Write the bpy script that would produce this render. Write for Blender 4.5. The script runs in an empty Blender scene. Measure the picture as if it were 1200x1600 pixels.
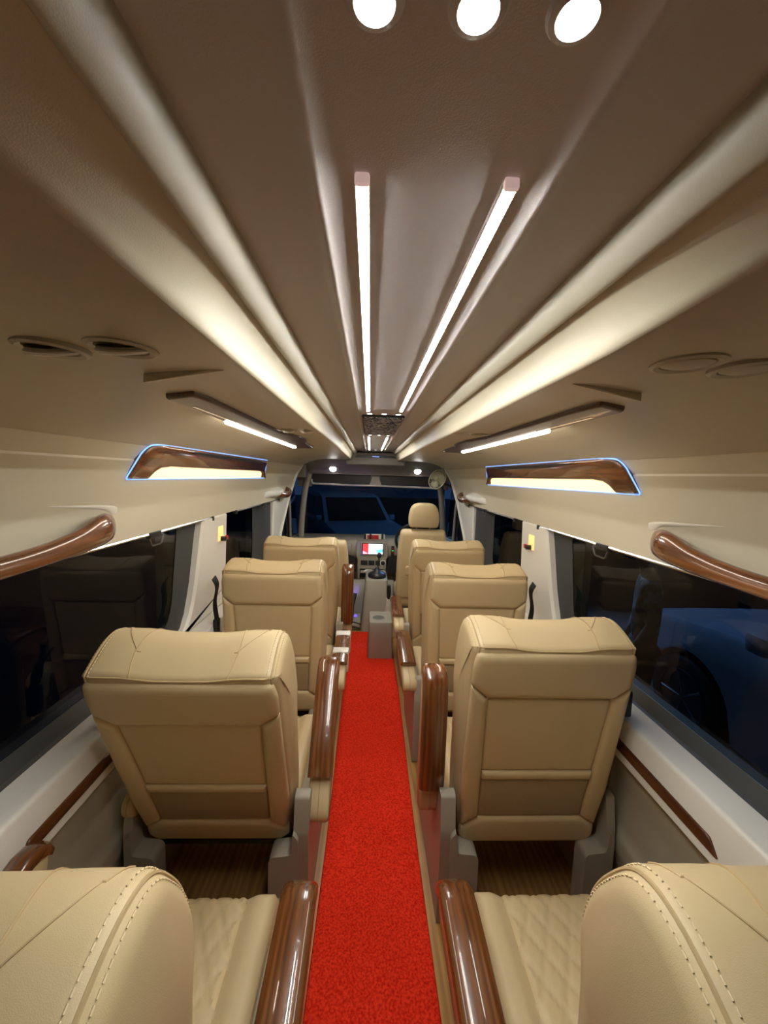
import bpy, bmesh, math, random
from mathutils import Vector, Matrix
random.seed(7)
scene = bpy.context.scene
COL = scene.collection
PI = math.pi

# ------------------------------------------------------------------ camera
cam_d = bpy.data.cameras.new('camera')
cam_d.sensor_fit = 'HORIZONTAL'
cam_d.sensor_width = 36.0
cam_d.lens = 620.0 / 1200.0 * 36.0
cam_d.clip_start = 0.02
cam = bpy.data.objects.new('camera', cam_d)
COL.objects.link(cam)
Rt = Vector((0.99893006, -0.03530759, 0.02986815))
Up = Vector((-0.02646972, 0.09308364, 0.99530638))
Bk = Vector((-0.03792211, -0.99503206, 0.09204947))
m = Matrix.Identity(4)
for i in range(3):
    m[i][0], m[i][1], m[i][2] = Rt[i], Up[i], Bk[i]
m[0][3], m[1][3], m[2][3] = -0.045, 0.0, 1.45
cam.matrix_world = m
scene.camera = cam

# ------------------------------------------------------------------ world, exposure
w = bpy.data.worlds.new('night'); scene.world = w
w.use_nodes = True
w.node_tree.nodes['Background'].inputs[0].default_value = (0.10, 0.24, 0.62, 1)
w.node_tree.nodes['Background'].inputs[1].default_value = 0.05
scene.view_settings.view_transform = 'Standard'
scene.view_settings.look = 'None'
scene.view_settings.exposure = 1.15
scene.view_settings.gamma = 1.0
scene.view_settings.use_curve_mapping = False
scene.cycles.use_denoising = True
scene.cycles.max_bounces = 8
scene.cycles.diffuse_bounces = 5
scene.cycles.sample_clamp_indirect = 4.0
scene.cycles.caustics_reflective = False
scene.cycles.caustics_refractive = False

# light levels of the lamps the van has
L_STRIP, L_DOWN, L_WARM, L_BAR = 58.0, 16.0, 1.25, 14.0

# ------------------------------------------------------------------ materials
MATS = {}
def _mat(name):
    mt = bpy.data.materials.new(name); mt.use_nodes = True
    nt = mt.node_tree
    return mt, nt, nt.nodes['Principled BSDF']
def plain(name, col, rough=0.5, metal=0.0, coat=0.0, bump=None, var=0.0, spec=0.5, alpha=None):
    mt, nt, b = _mat(name)
    b.inputs['Base Color'].default_value = (*col, 1)
    b.inputs['Roughness'].default_value = rough
    b.inputs['Metallic'].default_value = metal
    b.inputs['Coat Weight'].default_value = coat
    b.inputs['Coat Roughness'].default_value = 0.06
    b.inputs['Specular IOR Level'].default_value = spec
    tc = nt.nodes.new('ShaderNodeTexCoord')
    if bump:
        sc, st, kind = bump
        t = nt.nodes.new('ShaderNodeTexVoronoi' if kind == 'v' else 'ShaderNodeTexNoise')
        t.inputs['Scale'].default_value = sc
        nt.links.new(tc.outputs['Object'], t.inputs['Vector'])
        bp = nt.nodes.new('ShaderNodeBump'); bp.inputs['Strength'].default_value = st
        bp.inputs['Distance'].default_value = 0.002
        nt.links.new(t.outputs[0], bp.inputs['Height'])
        nt.links.new(bp.outputs[0], b.inputs['Normal'])
    if var:
        n = nt.nodes.new('ShaderNodeTexNoise'); n.inputs['Scale'].default_value = 9.0
        n.inputs['Detail'].default_value = 6
        nt.links.new(tc.outputs['Object'], n.inputs['Vector'])
        mx = nt.nodes.new('ShaderNodeMix'); mx.data_type = 'RGBA'
        mx.inputs[6].default_value = (*[c * (1 - var) for c in col], 1)
        mx.inputs[7].default_value = (*[min(1, c * (1 + var)) for c in col], 1)
        nt.links.new(n.outputs[0], mx.inputs[0])
        nt.links.new(mx.outputs[2], b.inputs['Base Color'])
    MATS[name] = mt
    return mt
def emit(name, col, s):
    mt, nt, b = _mat(name)
    b.inputs['Base Color'].default_value = (*col, 1)
    b.inputs['Emission Color'].default_value = (*col, 1)
    b.inputs['Emission Strength'].default_value = s
    MATS[name] = mt
    return mt
def wood(name, c0, c1, scale=(22, 1.6, 22), rough=0.25, coat=1.0):
    mt, nt, b = _mat(name)
    tc = nt.nodes.new('ShaderNodeTexCoord')
    mp = nt.nodes.new('ShaderNodeMapping'); mp.inputs['Scale'].default_value = scale
    nt.links.new(tc.outputs['Object'], mp.inputs['Vector'])
    n = nt.nodes.new('ShaderNodeTexNoise'); n.inputs['Scale'].default_value = 1.3; n.inputs['Detail'].default_value = 3
    nt.links.new(mp.outputs[0], n.inputs['Vector'])
    wv = nt.nodes.new('ShaderNodeTexWave'); wv.inputs['Scale'].default_value = 0.9
    wv.inputs['Distortion'].default_value = 6.0; wv.inputs['Detail'].default_value = 3.0; wv.inputs['Detail Scale'].default_value = 1.5
    nt.links.new(mp.outputs[0], wv.inputs['Vector'])
    n2 = nt.nodes.new('ShaderNodeTexNoise'); n2.inputs['Scale'].default_value = 9; n2.inputs['Detail'].default_value = 6
    nt.links.new(mp.outputs[0], n2.inputs['Vector'])
    a = nt.nodes.new('ShaderNodeMath'); a.operation = 'MULTIPLY'
    nt.links.new(wv.outputs['Fac'], a.inputs[0]); nt.links.new(n2.outputs[0], a.inputs[1])
    a2 = nt.nodes.new('ShaderNodeMath'); a2.operation = 'MULTIPLY_ADD'; a2.inputs[1].default_value = 0.55
    nt.links.new(a.outputs[0], a2.inputs[0]); 
    m3 = nt.nodes.new('ShaderNodeMath'); m3.operation = 'MULTIPLY'; m3.inputs[1].default_value = 0.8
    nt.links.new(n.outputs[0], m3.inputs[0]); nt.links.new(m3.outputs[0], a2.inputs[2])
    r = nt.nodes.new('ShaderNodeValToRGB')
    r.color_ramp.elements[0].position = 0.15; r.color_ramp.elements[0].color = (*c0, 1)
    r.color_ramp.elements[1].position = 0.85; r.color_ramp.elements[1].color = (*c1, 1)
    nt.links.new(a2.outputs[0], r.inputs[0]); nt.links.new(r.outputs[0], b.inputs['Base Color'])
    b.inputs['Roughness'].default_value = rough
    b.inputs['Coat Weight'].default_value = coat
    b.inputs['Coat Roughness'].default_value = 0.04
    MATS[name] = mt
    return mt
def glass(name, tint, refl=1.0):
    mt = bpy.data.materials.new(name); mt.use_nodes = True; nt = mt.node_tree
    nt.nodes.remove(nt.nodes['Principled BSDF']); out = nt.nodes['Material Output']
    t = nt.nodes.new('ShaderNodeBsdfTransparent'); t.inputs[0].default_value = (*tint, 1)
    g = nt.nodes.new('ShaderNodeBsdfGlossy'); g.inputs['Roughness'].default_value = 0.02
    g.inputs[0].default_value = (refl, refl, refl, 1)
    f = nt.nodes.new('ShaderNodeFresnel'); f.inputs[0].default_value = 1.5
    mx = nt.nodes.new('ShaderNodeMixShader')
    ge = nt.nodes.new('ShaderNodeNewGeometry'); sb = nt.nodes.new('ShaderNodeMath'); sb.operation = 'SUBTRACT'; sb.inputs[0].default_value = 1.0
    ml = nt.nodes.new('ShaderNodeMath'); ml.operation = 'MULTIPLY'   # only the outer faces of the slab reflect
    nt.links.new(ge.outputs['Backfacing'], sb.inputs[1]); nt.links.new(sb.outputs[0], ml.inputs[0]); nt.links.new(f.outputs[0], ml.inputs[1])
    nt.links.new(ml.outputs[0], mx.inputs[0]); nt.links.new(t.outputs[0], mx.inputs[1]); nt.links.new(g.outputs[0], mx.inputs[2])
    nt.links.new(mx.outputs[0], out.inputs[0])
    MATS[name] = mt
    return mt

leather = plain('leather', (0.63, 0.495, 0.285), 0.42, bump=(900, 0.10, 'v'))
leather_dark = plain('leather_mesh', (0.44, 0.335, 0.19), 0.65, bump=(700, 0.8, 'v'))
seam_m = plain('seam_leather', (0.52, 0.385, 0.205), 0.5)
stitch_m = plain('stitch_thread', (0.78, 0.64, 0.42), 0.6)
cream = plain('cream_panel', (0.68, 0.635, 0.50), 0.42)
white_pl = plain('white_plastic', (0.86, 0.845, 0.79), 0.3)
ceil_c = plain('ceiling_leather', (0.54, 0.515, 0.505), 0.42, bump=(700, 0.08, 'v'))
ceil_d = plain('duct_leather', (0.50, 0.45, 0.33), 0.45, bump=(700, 0.06, 'v'))
ceil_r = plain('roll_leather', (0.46, 0.43, 0.335), 0.40, bump=(700, 0.06, 'v'))
grey_pl = plain('grey_plastic', (0.36, 0.33, 0.265), 0.45)
grey_lo = plain('lower_panel_vinyl', (0.44, 0.41, 0.32), 0.5)
dash_m = plain('dash_plastic', (0.36, 0.325, 0.255), 0.5, bump=(500, 0.1, 'v'))
dark_pl = plain('dark_plastic', (0.02, 0.02, 0.022), 0.4)
seal_m = plain('window_rubber', (0.055, 0.06, 0.062), 0.45)
header_m = plain('header_vinyl', (0.25, 0.23, 0.215), 0.55)
black_m = plain('black_webbing', (0.008, 0.008, 0.009), 0.6, bump=(600, 0.4, 'n'))
chrome = plain('brushed_steel', (0.72, 0.72, 0.72), 0.22, metal=1.0)
wood_m = wood('walnut_gloss', (0.05, 0.012, 0.003), (0.255, 0.088, 0.023))
wood_d = wood('dark_walnut_gloss', (0.02, 0.006, 0.003), (0.10, 0.032, 0.010), rough=0.35, coat=0.15)
wood_s = wood('dark_inlay_gloss', (0.03, 0.007, 0.002), (0.14, 0.042, 0.012), coat=0.6)
floor_m = wood('laminate_floor', (0.26, 0.12, 0.033), (0.60, 0.33, 0.11), (14, 1.2, 14), 0.35, 0.3)
led_w = emit('led_white', (1.0, 0.985, 0.92), L_STRIP)
led_d = emit('led_cool', (0.86, 1.0, 0.97), L_DOWN)
led_warm = emit('lamp_warm', (1.0, 0.62, 0.24), L_WARM)
led_bar = emit('led_bar', (1.0, 0.88, 0.72), L_BAR)
led_blue = emit('edge_blue', (0.20, 0.40, 1.0), 0.8)
pane_m = glass('tinted_glass', (0.36, 0.40, 0.42), 0.5)
shield_m = glass('windscreen_glass', (0.35, 0.42, 0.45), 0.4)

def carpet_mat():
    mt, nt, b = _mat('red_carpet')
    tc = nt.nodes.new('ShaderNodeTexCoord')
    n = nt.nodes.new('ShaderNodeTexNoise'); n.inputs['Scale'].default_value = 160; n.inputs['Detail'].default_value = 4
    nt.links.new(tc.outputs['Object'], n.inputs['Vector'])
    n2 = nt.nodes.new('ShaderNodeTexNoise'); n2.inputs['Scale'].default_value = 5; n2.inputs['Detail'].default_value = 4
    nt.links.new(tc.outputs['Object'], n2.inputs['Vector'])
    r = nt.nodes.new('ShaderNodeValToRGB')
    r.color_ramp.elements[0].position = 0.32; r.color_ramp.elements[0].color = (0.60, 0.010, 0.003, 1)
    r.color_ramp.elements[1].position = 0.62; r.color_ramp.elements[1].color = (0.95, 0.05, 0.018, 1)
    nt.links.new(n.outputs[0], r.inputs[0])
    mx = nt.nodes.new('ShaderNodeMix'); mx.data_type = 'RGBA'; mx.blend_type = 'MULTIPLY'; mx.inputs[0].default_value = 0.2
    nt.links.new(r.outputs[0], mx.inputs[6]); nt.links.new(n2.outputs[0], mx.inputs[7])
    nt.links.new(mx.outputs[2], b.inputs['Base Color'])
    b.inputs['Roughness'].default_value = 0.95; b.inputs['Specular IOR Level'].default_value = 0.1
    bp = nt.nodes.new('ShaderNodeBump'); bp.inputs['Strength'].default_value = 0.8; bp.inputs['Distance'].default_value = 0.004
    nt.links.new(n.outputs[0], bp.inputs['Height']); nt.links.new(bp.outputs[0], b.inputs['Normal'])
    return mt
carpet_m = carpet_mat()

def granite_mat():
    mt, nt, b = _mat('speckled_black_panel')
    tc = nt.nodes.new('ShaderNodeTexCoord')
    n = nt.nodes.new('ShaderNodeTexNoise'); n.inputs['Scale'].default_value = 95; n.inputs['Detail'].default_value = 5
    nt.links.new(tc.outputs['Object'], n.inputs['Vector'])
    r = nt.nodes.new('ShaderNodeValToRGB')
    r.color_ramp.elements[0].position = 0.45; r.color_ramp.elements[0].color = (0.006, 0.007, 0.008, 1)
    r.color_ramp.elements[1].position = 0.60; r.color_ramp.elements[1].color = (0.85, 0.80, 0.70, 1)
    nt.links.new(n.outputs[0], r.inputs[0]); nt.links.new(r.outputs[0], b.inputs['Base Color'])
    b.inputs['Roughness'].default_value = 0.2
    return mt
granite = granite_mat()

# ------------------------------------------------------------------ mesh helpers
def catmull(pts, n=6, closed=False):
    pts = [Vector(p) for p in pts]; out = []
    N = len(pts)
    rng = range(N) if closed else range(N - 1)
    for i in rng:
        if closed:
            p0, p1, p2, p3 = pts[i - 1], pts[i], pts[(i + 1) % N], pts[(i + 2) % N]
        else:
            p0 = pts[i - 1] if i > 0 else pts[0] * 2 - pts[1]
            p1, p2 = pts[i], pts[i + 1]
            p3 = pts[i + 2] if i + 2 < N else pts[-1] * 2 - pts[-2]
        for k in range(n):
            t = k / n
            out.append(0.5 * (2 * p1 + (p2 - p0) * t + (2 * p0 - 5 * p1 + 4 * p2 - p3) * t * t + (3 * p1 - p0 - 3 * p2 + p3) * t ** 3))
    if not closed:
        out.append(pts[-1])
    return out
def round_poly(poly, r, n=4):
    out = []; N = len(poly)
    for i in range(N):
        p0, p1, p2 = Vector(poly[i - 1]), Vector(poly[i]), Vector(poly[(i + 1) % N])
        rr = r[i] if isinstance(r, (list, tuple)) else r
        if rr <= 0:
            out.append(p1); continue
        a = p1 + (p0 - p1).normalized() * min(rr, (p0 - p1).length * 0.49)
        b = p1 + (p2 - p1).normalized() * min(rr, (p2 - p1).length * 0.49)
        for k in range(n + 1):
            t = k / n
            out.append(a * (1 - t) ** 2 + p1 * 2 * t * (1 - t) + b * t * t)
    return out
def inset_poly(poly, d):
    c = Vector((0, 0))
    for p in poly: c += Vector(p[:2])
    c /= len(poly)
    out = []
    for i, p in enumerate(poly):
        a, b = Vector(poly[i - 1]), Vector(poly[(i + 1) % len(poly)])
        t = (b - a)
        nrm = Vector((-t.y, t.x))
        if nrm.length < 1e-9: nrm = c - p
        nrm.normalize()
        if nrm.dot(c - p) < 0: nrm = -nrm
        out.append(Vector(p) + nrm * d)
    return out

def offset_convex(poly, d):
    P = [Vector(p) for p in poly]; N = len(P)
    area = sum(P[i].x * P[(i + 1) % N].y - P[(i + 1) % N].x * P[i].y for i in range(N))
    sg = 1 if area > 0 else -1
    out = []
    for i in range(N):
        a, b, c = P[i - 1], P[i], P[(i + 1) % N]
        t1, t2 = (b - a).normalized(), (c - b).normalized()
        n1, n2 = Vector((-t1.y, t1.x)) * sg, Vector((-t2.y, t2.x)) * sg
        k = 1 + n1.dot(n2)
        out.append(b + (n1 + n2) * (d / max(.35, k)))
    return out

class MB:
    def __init__(s): s.v = []; s.f = []
    def add(s, vs, fs):
        o = len(s.v); s.v += [tuple(v) for v in vs]; s.f += [tuple(i + o for i in f) for f in fs]
        return s
    def box(s, x0, x1, y0, y1, z0, z1, bevel=0.0, seg=2):
        bm = bmesh.new()
        bmesh.ops.create_cube(bm, size=1.0)
        for v in bm.verts:
            v.co = Vector((x0 + (v.co.x + .5) * (x1 - x0), y0 + (v.co.y + .5) * (y1 - y0), z0 + (v.co.z + .5) * (z1 - z0)))
        if bevel:
            bmesh.ops.bevel(bm, geom=list(bm.edges), offset=bevel, segments=seg, profile=0.5, affect='EDGES')
        return s.bm(bm)
    def bm(s, bm, mtx=None):
        bm.verts.index_update()
        vs = [(mtx @ v.co) if mtx else v.co.copy() for v in bm.verts]
        fs = [[v.index for v in f.verts] for f in bm.faces]
        bm.free()
        return s.add(vs, fs)
    def grid(s, rows, closed_u=False, closed_v=False):
        # rows: list of lists of points
        R, Cn = len(rows), len(rows[0]); vs = [p for r in rows for p in r]; fs = []
        for i in range(R if closed_v else R - 1):
            for j in range(Cn if closed_u else Cn - 1):
                i2, j2 = (i + 1) % R, (j + 1) % Cn
                fs.append((i * Cn + j, i * Cn + j2, i2 * Cn + j2, i2 * Cn + j))
        return s.add(vs, fs)
    def loft(s, rings, caps=True):
        Cn = len(rings[0]); o = len(s.v)
        s.grid(rings, closed_u=True)
        if caps:
            s.f.append(tuple(o + i for i in range(Cn)))
            s.f.append(tuple(o + (len(rings) - 1) * Cn + i for i in range(Cn)))
        return s
    def tube(s, path, r, n=8, closed=False, flat=1.0, up=(0, 0, 1)):
        path = [Vector(p) for p in path]; rings = []; N = len(path)
        upv = Vector(up)
        for i, p in enumerate(path):
            if closed: t = path[(i + 1) % N] - path[i - 1]
            else: t = path[min(i + 1, N - 1)] - path[max(i - 1, 0)]
            t.normalize()
            sx = t.cross(upv)
            if sx.length < 1e-4: sx = t.cross(Vector((1, 0, 0)))
            sx.normalize(); sy = sx.cross(t)
            rr = r[i] if isinstance(r, (list, tuple)) else r
            rings.append([p + sx * (rr * math.cos(a)) + sy * (rr * flat * math.sin(a)) for a in [2 * PI * k / n for k in range(n)]])
        if closed: s.grid(rings, closed_u=True, closed_v=True)
        else: s.loft(rings)
        return s
    def prism(s, poly, fn, d0, d1):
        # poly of (u,v); fn(u,v,d) -> 3d
        a = [fn(p[0], p[1], d0) for p in poly]; b = [fn(p[0], p[1], d1) for p in poly]
        n = len(poly)
        return s.add(a + b, [tuple(range(n)), tuple(range(n, 2 * n))] + [(i, (i + 1) % n, n + (i + 1) % n, n + i) for i in range(n)])
    def puff(s, poly, rad, fn, d, edge=0.02, steps=5, base=0.0, rn=3):
        rings = [[fn(p[0], p[1], base) for p in round_poly(poly, rad, rn)]]
        for k in range(1, steps + 1):
            a = k / steps * PI / 2
            q = round_poly(offset_convex(poly, edge * (1 - math.cos(a))), rad, rn)
            rings.append([fn(p[0], p[1], d * math.sin(a)) for p in q])
        return s.loft(rings)
    def lathe(s, prof, n=24, mtx=None, caps=True):
        rings = []
        for r, z in prof:
            rings.append([Vector((r * math.cos(2 * PI * k / n), r * math.sin(2 * PI * k / n), z)) for k in range(n)])
        if mtx: rings = [[mtx @ p for p in rg] for rg in rings]
        return s.loft(rings, caps)
    def build(s, name, mat, parent=None, loc=None, smooth=True, angle=40, rot=None):
        me = bpy.data.meshes.new(name)
        me.from_pydata(s.v, [], s.f)
        bm = bmesh.new(); bm.from_mesh(me)
        bmesh.ops.remove_doubles(bm, verts=bm.verts, dist=1e-6)
        bmesh.ops.recalc_face_normals(bm, faces=bm.faces)
        bm.to_mesh(me); bm.free()
        if smooth:
            for p in me.polygons: p.use_smooth = True
            me.set_sharp_from_angle(angle=math.radians(angle))
        me.materials.append(mat)
        o = bpy.data.objects.new(name, me); COL.objects.link(o)
        if parent: o.parent = parent
        if loc: o.location = loc
        if rot: o.rotation_euler = rot
        return o
def tag(o, label, cat, group=None, kind=None):
    if label: o['label'] = label
    if cat: o['category'] = cat
    if group: o['group'] = group
    if kind: o['kind'] = kind
    return o
def empty(name, loc=(0, 0, 0), rot=(0, 0, 0)):
    o = bpy.data.objects.new(name, None); COL.objects.link(o); o.location = loc; o.rotation_euler = rot
    o.empty_display_size = 0.1
    return o
def copy_tree(o, parent=None):
    c = o.copy(); COL.objects.link(c)
    c.parent = parent
    for ch in list(o.children): copy_tree(ch, c)
    return c
def sstep(a, b, x):
    t = min(1, max(0, (x - a) / (b - a))); return t * t * (3 - 2 * t)
def lerp(tab, x):
    if x <= tab[0][0]: return tab[0][1]
    for (a, va), (b, vb) in zip(tab, tab[1:]):
        if x <= b: return va + (vb - va) * (x - a) / (b - a)
    return tab[-1][1]
YB, YF = -0.95, 4.30      # cabin back and front of the passenger ceiling
def wallx(z):
    return lerp([(0, .87), (0.70, .862), (1.21, .85), (1.41, .82), (1.475, .80), (1.53, .765)], z)

# ------------------------------------------------------------------ floor
mb = MB(); mb.box(-.95, .95, YB, 4.75, -.04, 0.0)
tag(mb.build('floor', floor_m, smooth=False), 'brown wood laminate van floor under the seats', 'floor', kind='structure')
# red runner
rows = []
for j in range(60):
    y = -.85 + j * (3.54 + .85) / 59
    hwid = .184 + .004 * math.sin(y * 3.1)
    zz = .010 + .0015 * math.sin(y * 7)
    rows.append([Vector((-hwid, y, .001)), Vector((-hwid + .004, y, zz))] + [Vector((-hwid + .004 + k * (2 * hwid - .008) / 6, y, zz)) for k in range(1, 6)] + [Vector((hwid - .004, y, zz)), Vector((hwid, y, .001))])
tag(MB().grid(rows).build('carpet_runner', carpet_m), 'red carpet runner along the aisle between the seats', 'carpet')

# ------------------------------------------------------------------ ceiling
def frange(a, b, n): return [a + (b - a) * i / (n - 1) for i in range(n)]
prof_c = [(0, 1.690), (.04, 1.690), (.080, 1.690), (.088, 1.6895), (.0915, 1.6855), (.0945, 1.684), (.0975, 1.6855), (.101, 1.6895), (.109, 1.6925), (.14, 1.6935), (.189, 1.694)]
full = [(-x, z) for x, z in reversed(prof_c[1:])] + prof_c
ceiling = MB().grid([[Vector((x, y, z)) for x, z in full] for y in frange(YB, YF + .1, 30)]).build('ceiling', ceil_c, angle=60)
tag(ceiling, 'padded taupe ceiling centre panel with two long ridges', 'ceiling', kind='structure')
for s in (-1, 1):
    pr = catmull([(.186, 1.70), (.1865, 1.684), (.189, 1.675), (.196, 1.664), (.203, 1.659), (.209, 1.661), (.214, 1.668)], 4)
    o = MB().grid([[Vector((s * p[0], y, p[1])) for p in pr] for y in frange(YB, YF + .05, 30)]).build('inner_roll', ceil_r, ceiling, angle=70)
    base = [(.207, 1.668), (.2125, 1.661), (.2195, 1.653), (.2255, 1.641), (.2295, 1.625), (.2315, 1.608), (.2355, 1.6005), (.250, 1.602), (.30, 1.606), (.42, 1.608), (.52, 1.606), (.60, 1.597), (.66, 1.584), (.71, 1.566), (.745, 1.546), (.770, 1.522)]
    flat = [(x, 1.6625 - (x - .207) * .2) for x in (.207, .220, .236, .252, .268, .280, .292, .310, .345, .42)] + [(.52, 1.602), (.60, 1.595), (.66, 1.584), (.71, 1.566), (.745, 1.546), (.770, 1.522)]
    rows = []
    for y in frange(YB, YF + .05, 90):
        a = sstep(.20, .52, y)
        pts = [(b[0] * a + f_[0] * (1 - a), b[1] * a + f_[1] * (1 - a)) for b, f_ in zip(base, flat)]
        rows.append([Vector((s * p.x, y, p.y)) for p in catmull(pts, 3)])
    nb = 19
    MB().grid([r[:nb] for r in rows]).build('outer_roll', ceil_d, ceiling, angle=70)
    MB().grid([r[nb - 1:] for r in rows]).build('duct_panel', ceil_d, ceiling, angle=70)
    # wedge shaped step in the duct panel
    MB().add([(s * .265, .632, 1.608), (s * .43, .700, 1.607), (s * .437, .722, 1.607), (s * .432, .702, 1.594), (s * .437, .724, 1.597), (s * .275, .640, 1.604)],
             [(0, 1, 3, 5), (1, 2, 4, 3), (5, 3, 4), (0, 5, 4, 2)]).build('panel_step', ceil_d, ceiling, smooth=False)

# ------------------------------------------------------------------ walls
FR = [(0.0, 3.62), (.70, 3.60), (.88, 3.62), (1.245, 4.02), (1.42, 4.16), (1.53, 4.26), (1.6, 4.30)]
def front_y(z): return lerp(FR, z)
for s, side in ((-1, 'left'), (1, 'right')):
    zs = [1.212, 1.222, 1.26, 1.30, 1.35, 1.405, 1.42, 1.455, 1.472, 1.478, 1.50, 1.515, 1.53, 1.545]
    rows = []
    for k in range(41):
        u = k / 40
        rows.append([Vector((s * (wallx(z) + (.004 if z > 1.476 else 0)), YB + u * (front_y(z) - YB), z)) for z in zs])
    rows = [[Vector((s * .90, r[0].y, 1.212))] + r for r in rows]
    wall = MB().grid(rows).build('wall_' + side, cream, angle=25)
    tag(wall, 'cream upper side wall panel above the %s windows' % side, 'wall', kind='structure')
    # rolled trim along the front edge of the wall
    pth = [Vector((s * (wallx(z) - .004), front_y(z), z)) for z in frange(.70, 1.55, 18)]
    MB().tube(pth, .016, 8).build('edge_trim', white_pl, wall)
    # sill ledge, face and lower panel
    pf = round_poly([(.895, .60), (.872, .702), (.785, .698), (.772, .57), (.80, .565)], [0, .004, .012, .004, 0], 4)
    MB().grid([[Vector((s * p.x, y, p.y)) for p in pf] for y in frange(YB, 3.60, 3)]).build('sill_ledge', white_pl, wall, angle=50)
    pf = round_poly([(.80, .57), (.815, .44), (.80, .335), (.782, .315), (.778, .27), (.79, .22), (.79, 0)], [0, .02, .02, .01, .01, .01, 0], 4)
    MB().grid([[Vector((s * p.x, y, p.y)) for p in pf] for y in frange(YB, 3.60, 3)]).build('lower_panel', grey_lo, wall, angle=50)
    MB().add([Vector((s * x, 3.60, z)) for x, z in [(.90, 0), (.778, 0), (.778, .315), (.80, .35), (.80, .565), (.772, .57), (.785, .698), (.90, .702)]], [tuple(range(8))]).build('lower_end_cap', grey_lo, wall, smooth=False)
    # wood inlay strips on the sill face (interrupted at the pillar)
    for y0, y1 in ((.80, 1.98), (2.25, 3.4)):
        pl = [(y0, .595), (y0 + .03, .627), (y1, .640), (y1, .602)]
        fx = lambda y, z, d, s=s: Vector((s * (.772 + (z - .57) * .1016 - d), y, z))
        MB().puff(pl, .006, fx, .006, .006, 3, -.004).build('wood_inlay', wood_s, wall)
    # pillars between the windows
    def pillar(poly, name, mat=white_pl):
        a = [Vector((s * (.905), y, z)) for y, z in poly]
        b = [Vector((s * (wallx(z) + .006), y, z)) for y, z in poly]
        q = inset_poly([Vector(p) for p in poly], .012)
        c = [Vector((s * (wallx(p.y) - .006), p.x, p.y)) for p in q]
        MB().loft([a, b, c]).build(name, mat, wall, angle=30)
    def arc(cy, cz, r, a0, a1, n=8): return [(cy + r * math.cos(math.radians(a0 + (a1 - a0) * k / n)), cz + r * math.sin(math.radians(a0 + (a1 - a0) * k / n))) for k in range(n + 1)]
    pillar([(1.655, .699), (1.71, .707), (1.77, .735), (1.815, .785), (1.845, .85), (1.87, .92), (1.945, 1.213), (2.26, 1.213), (2.26, .80)] + arc(2.36, .80, .10, 180, 270)[1:-1] + [(2.36, .699)], 'pillar')
    pillar([(3.27, .699), (3.34, .73), (3.36, .82), (3.36, 1.213), (3.98, 1.213), (3.80, 1.05), (3.63, .90), (3.60, .699)], 'pillar')
    tag(wall, wall['label'], 'wall')
    # windows: seal band and tinted pane
    def window(idx, oy0, oy1, iy0, iy1, label):
        sl = .10 if oy0 < 0 else .0
        ro = round_poly([(oy0, .699), (oy1 - sl, .699), (oy1, 1.216), (oy0, 1.216)], [.15, .20, .01, .01], 8)
        ri = round_poly([(iy0, .742), (iy1 - sl * .8, .742), (iy1, 1.20), (iy0, 1.20)], [.10, .15, .01, .01], 8)
        rm = [a.lerp(b, .12) for a, b in zip(ro, ri)]
        root = MB().grid([[Vector((s * .872, p.x, p.y)) for p in ro], [Vector((s * .885, p.x, p.y)) for p in rm], [Vector((s * .905, p.x, p.y)) for p in ri]], closed_u=True).build('window_%d' % idx, seal_m, angle=25)
        tag(root, label, 'window', kind='structure')
        MB().prism(ri, lambda y, z, d: Vector((s * d, y, z)), .907, .911).build('pane', pane_m, root, smooth=False)
        return root
    n0 = 1 if s < 0 else 3
    window(n0, -.80, 1.96, -.70, 1.80, 'large tinted %s window beside the rear seats' % side)
    window(n0 + 1, 2.25, 3.37, 2.31, 2.95, 'second tinted %s window ahead of the pillar' % side)
    # outer skin behind the trim so no light leaks around the windows
    def skin(y0, y1, z0, z1):
        MB().box(*sorted((s * .915, s * .95)), y0, y1, z0, z1).build('outer_skin', grey_pl, wall, smooth=False)
    skin(YB, 3.62, 0, .735); skin(YB, 4.3, 1.19, 1.75); skin(YB, -.69, .73, 1.19); skin(1.70, 2.32, .73, 1.19); skin(2.94, 3.66, .73, 1.19)

# back wall and outer roof (behind the camera and above the trim)
tag(MB().box(-.95, .95, YB - .04, YB, 0, 1.75).build('wall_back', plain('rear_door_vinyl', (.10, .085, .07), .6), smooth=False), 'dark rear door panel behind the camera', 'wall', kind='structure')
tag(MB().box(-.95, .95, YB - .04, 4.62, 1.74, 1.78).build('trim_1', header_m, smooth=False), 'outer roof skin above the ceiling panels', 'roof', kind='structure')

# ------------------------------------------------------------------ ceiling lamps
def led_strip(x, y0, y1, label, grp):
    r = empty('led_strip_light', (x, y0, 1.690))
    ln = y1 - y0
    pf = [(-.0062, .0), (-.0062, -.0060), (-.0055, -.0064), (-.0050, -.0060), (-.0050, -.003), (.0050, -.003), (.0050, -.0060), (.0055, -.0064), (.0062, -.0060), (.0062, .0)]
    MB().loft([[Vector((p[0], y, p[1])) for p in pf] for y in (0.008, ln - .008)]).build('housing', white_pl, r, smooth=False)
    dp = [(-.0049, -.003), (-.0049, -.0062), (-.0035, -.0074), (.0035, -.0074), (.0049, -.0062), (.0049, -.003)]
    MB().loft([[Vector((p[0], y, p[1])) for p in dp] for y in (0.009, ln - .009)]).build('diffuser', led_w, r, smooth=False)
    for y in (0.003, ln - .009):
        MB().box(-.0062, .0062, y, y + .006, -.009, 0, .002).build('end_cap', MATS['cap_pink'], r)
    return tag(r, label, 'lamp', grp)
emit('cap_pink', (.85, .60, .55), .2)
SG = 'ceiling strip lights'
led_strip(-.0575, .336, 1.50, 'long white LED strip on the ceiling, left of the nearer pair', SG)
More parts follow.
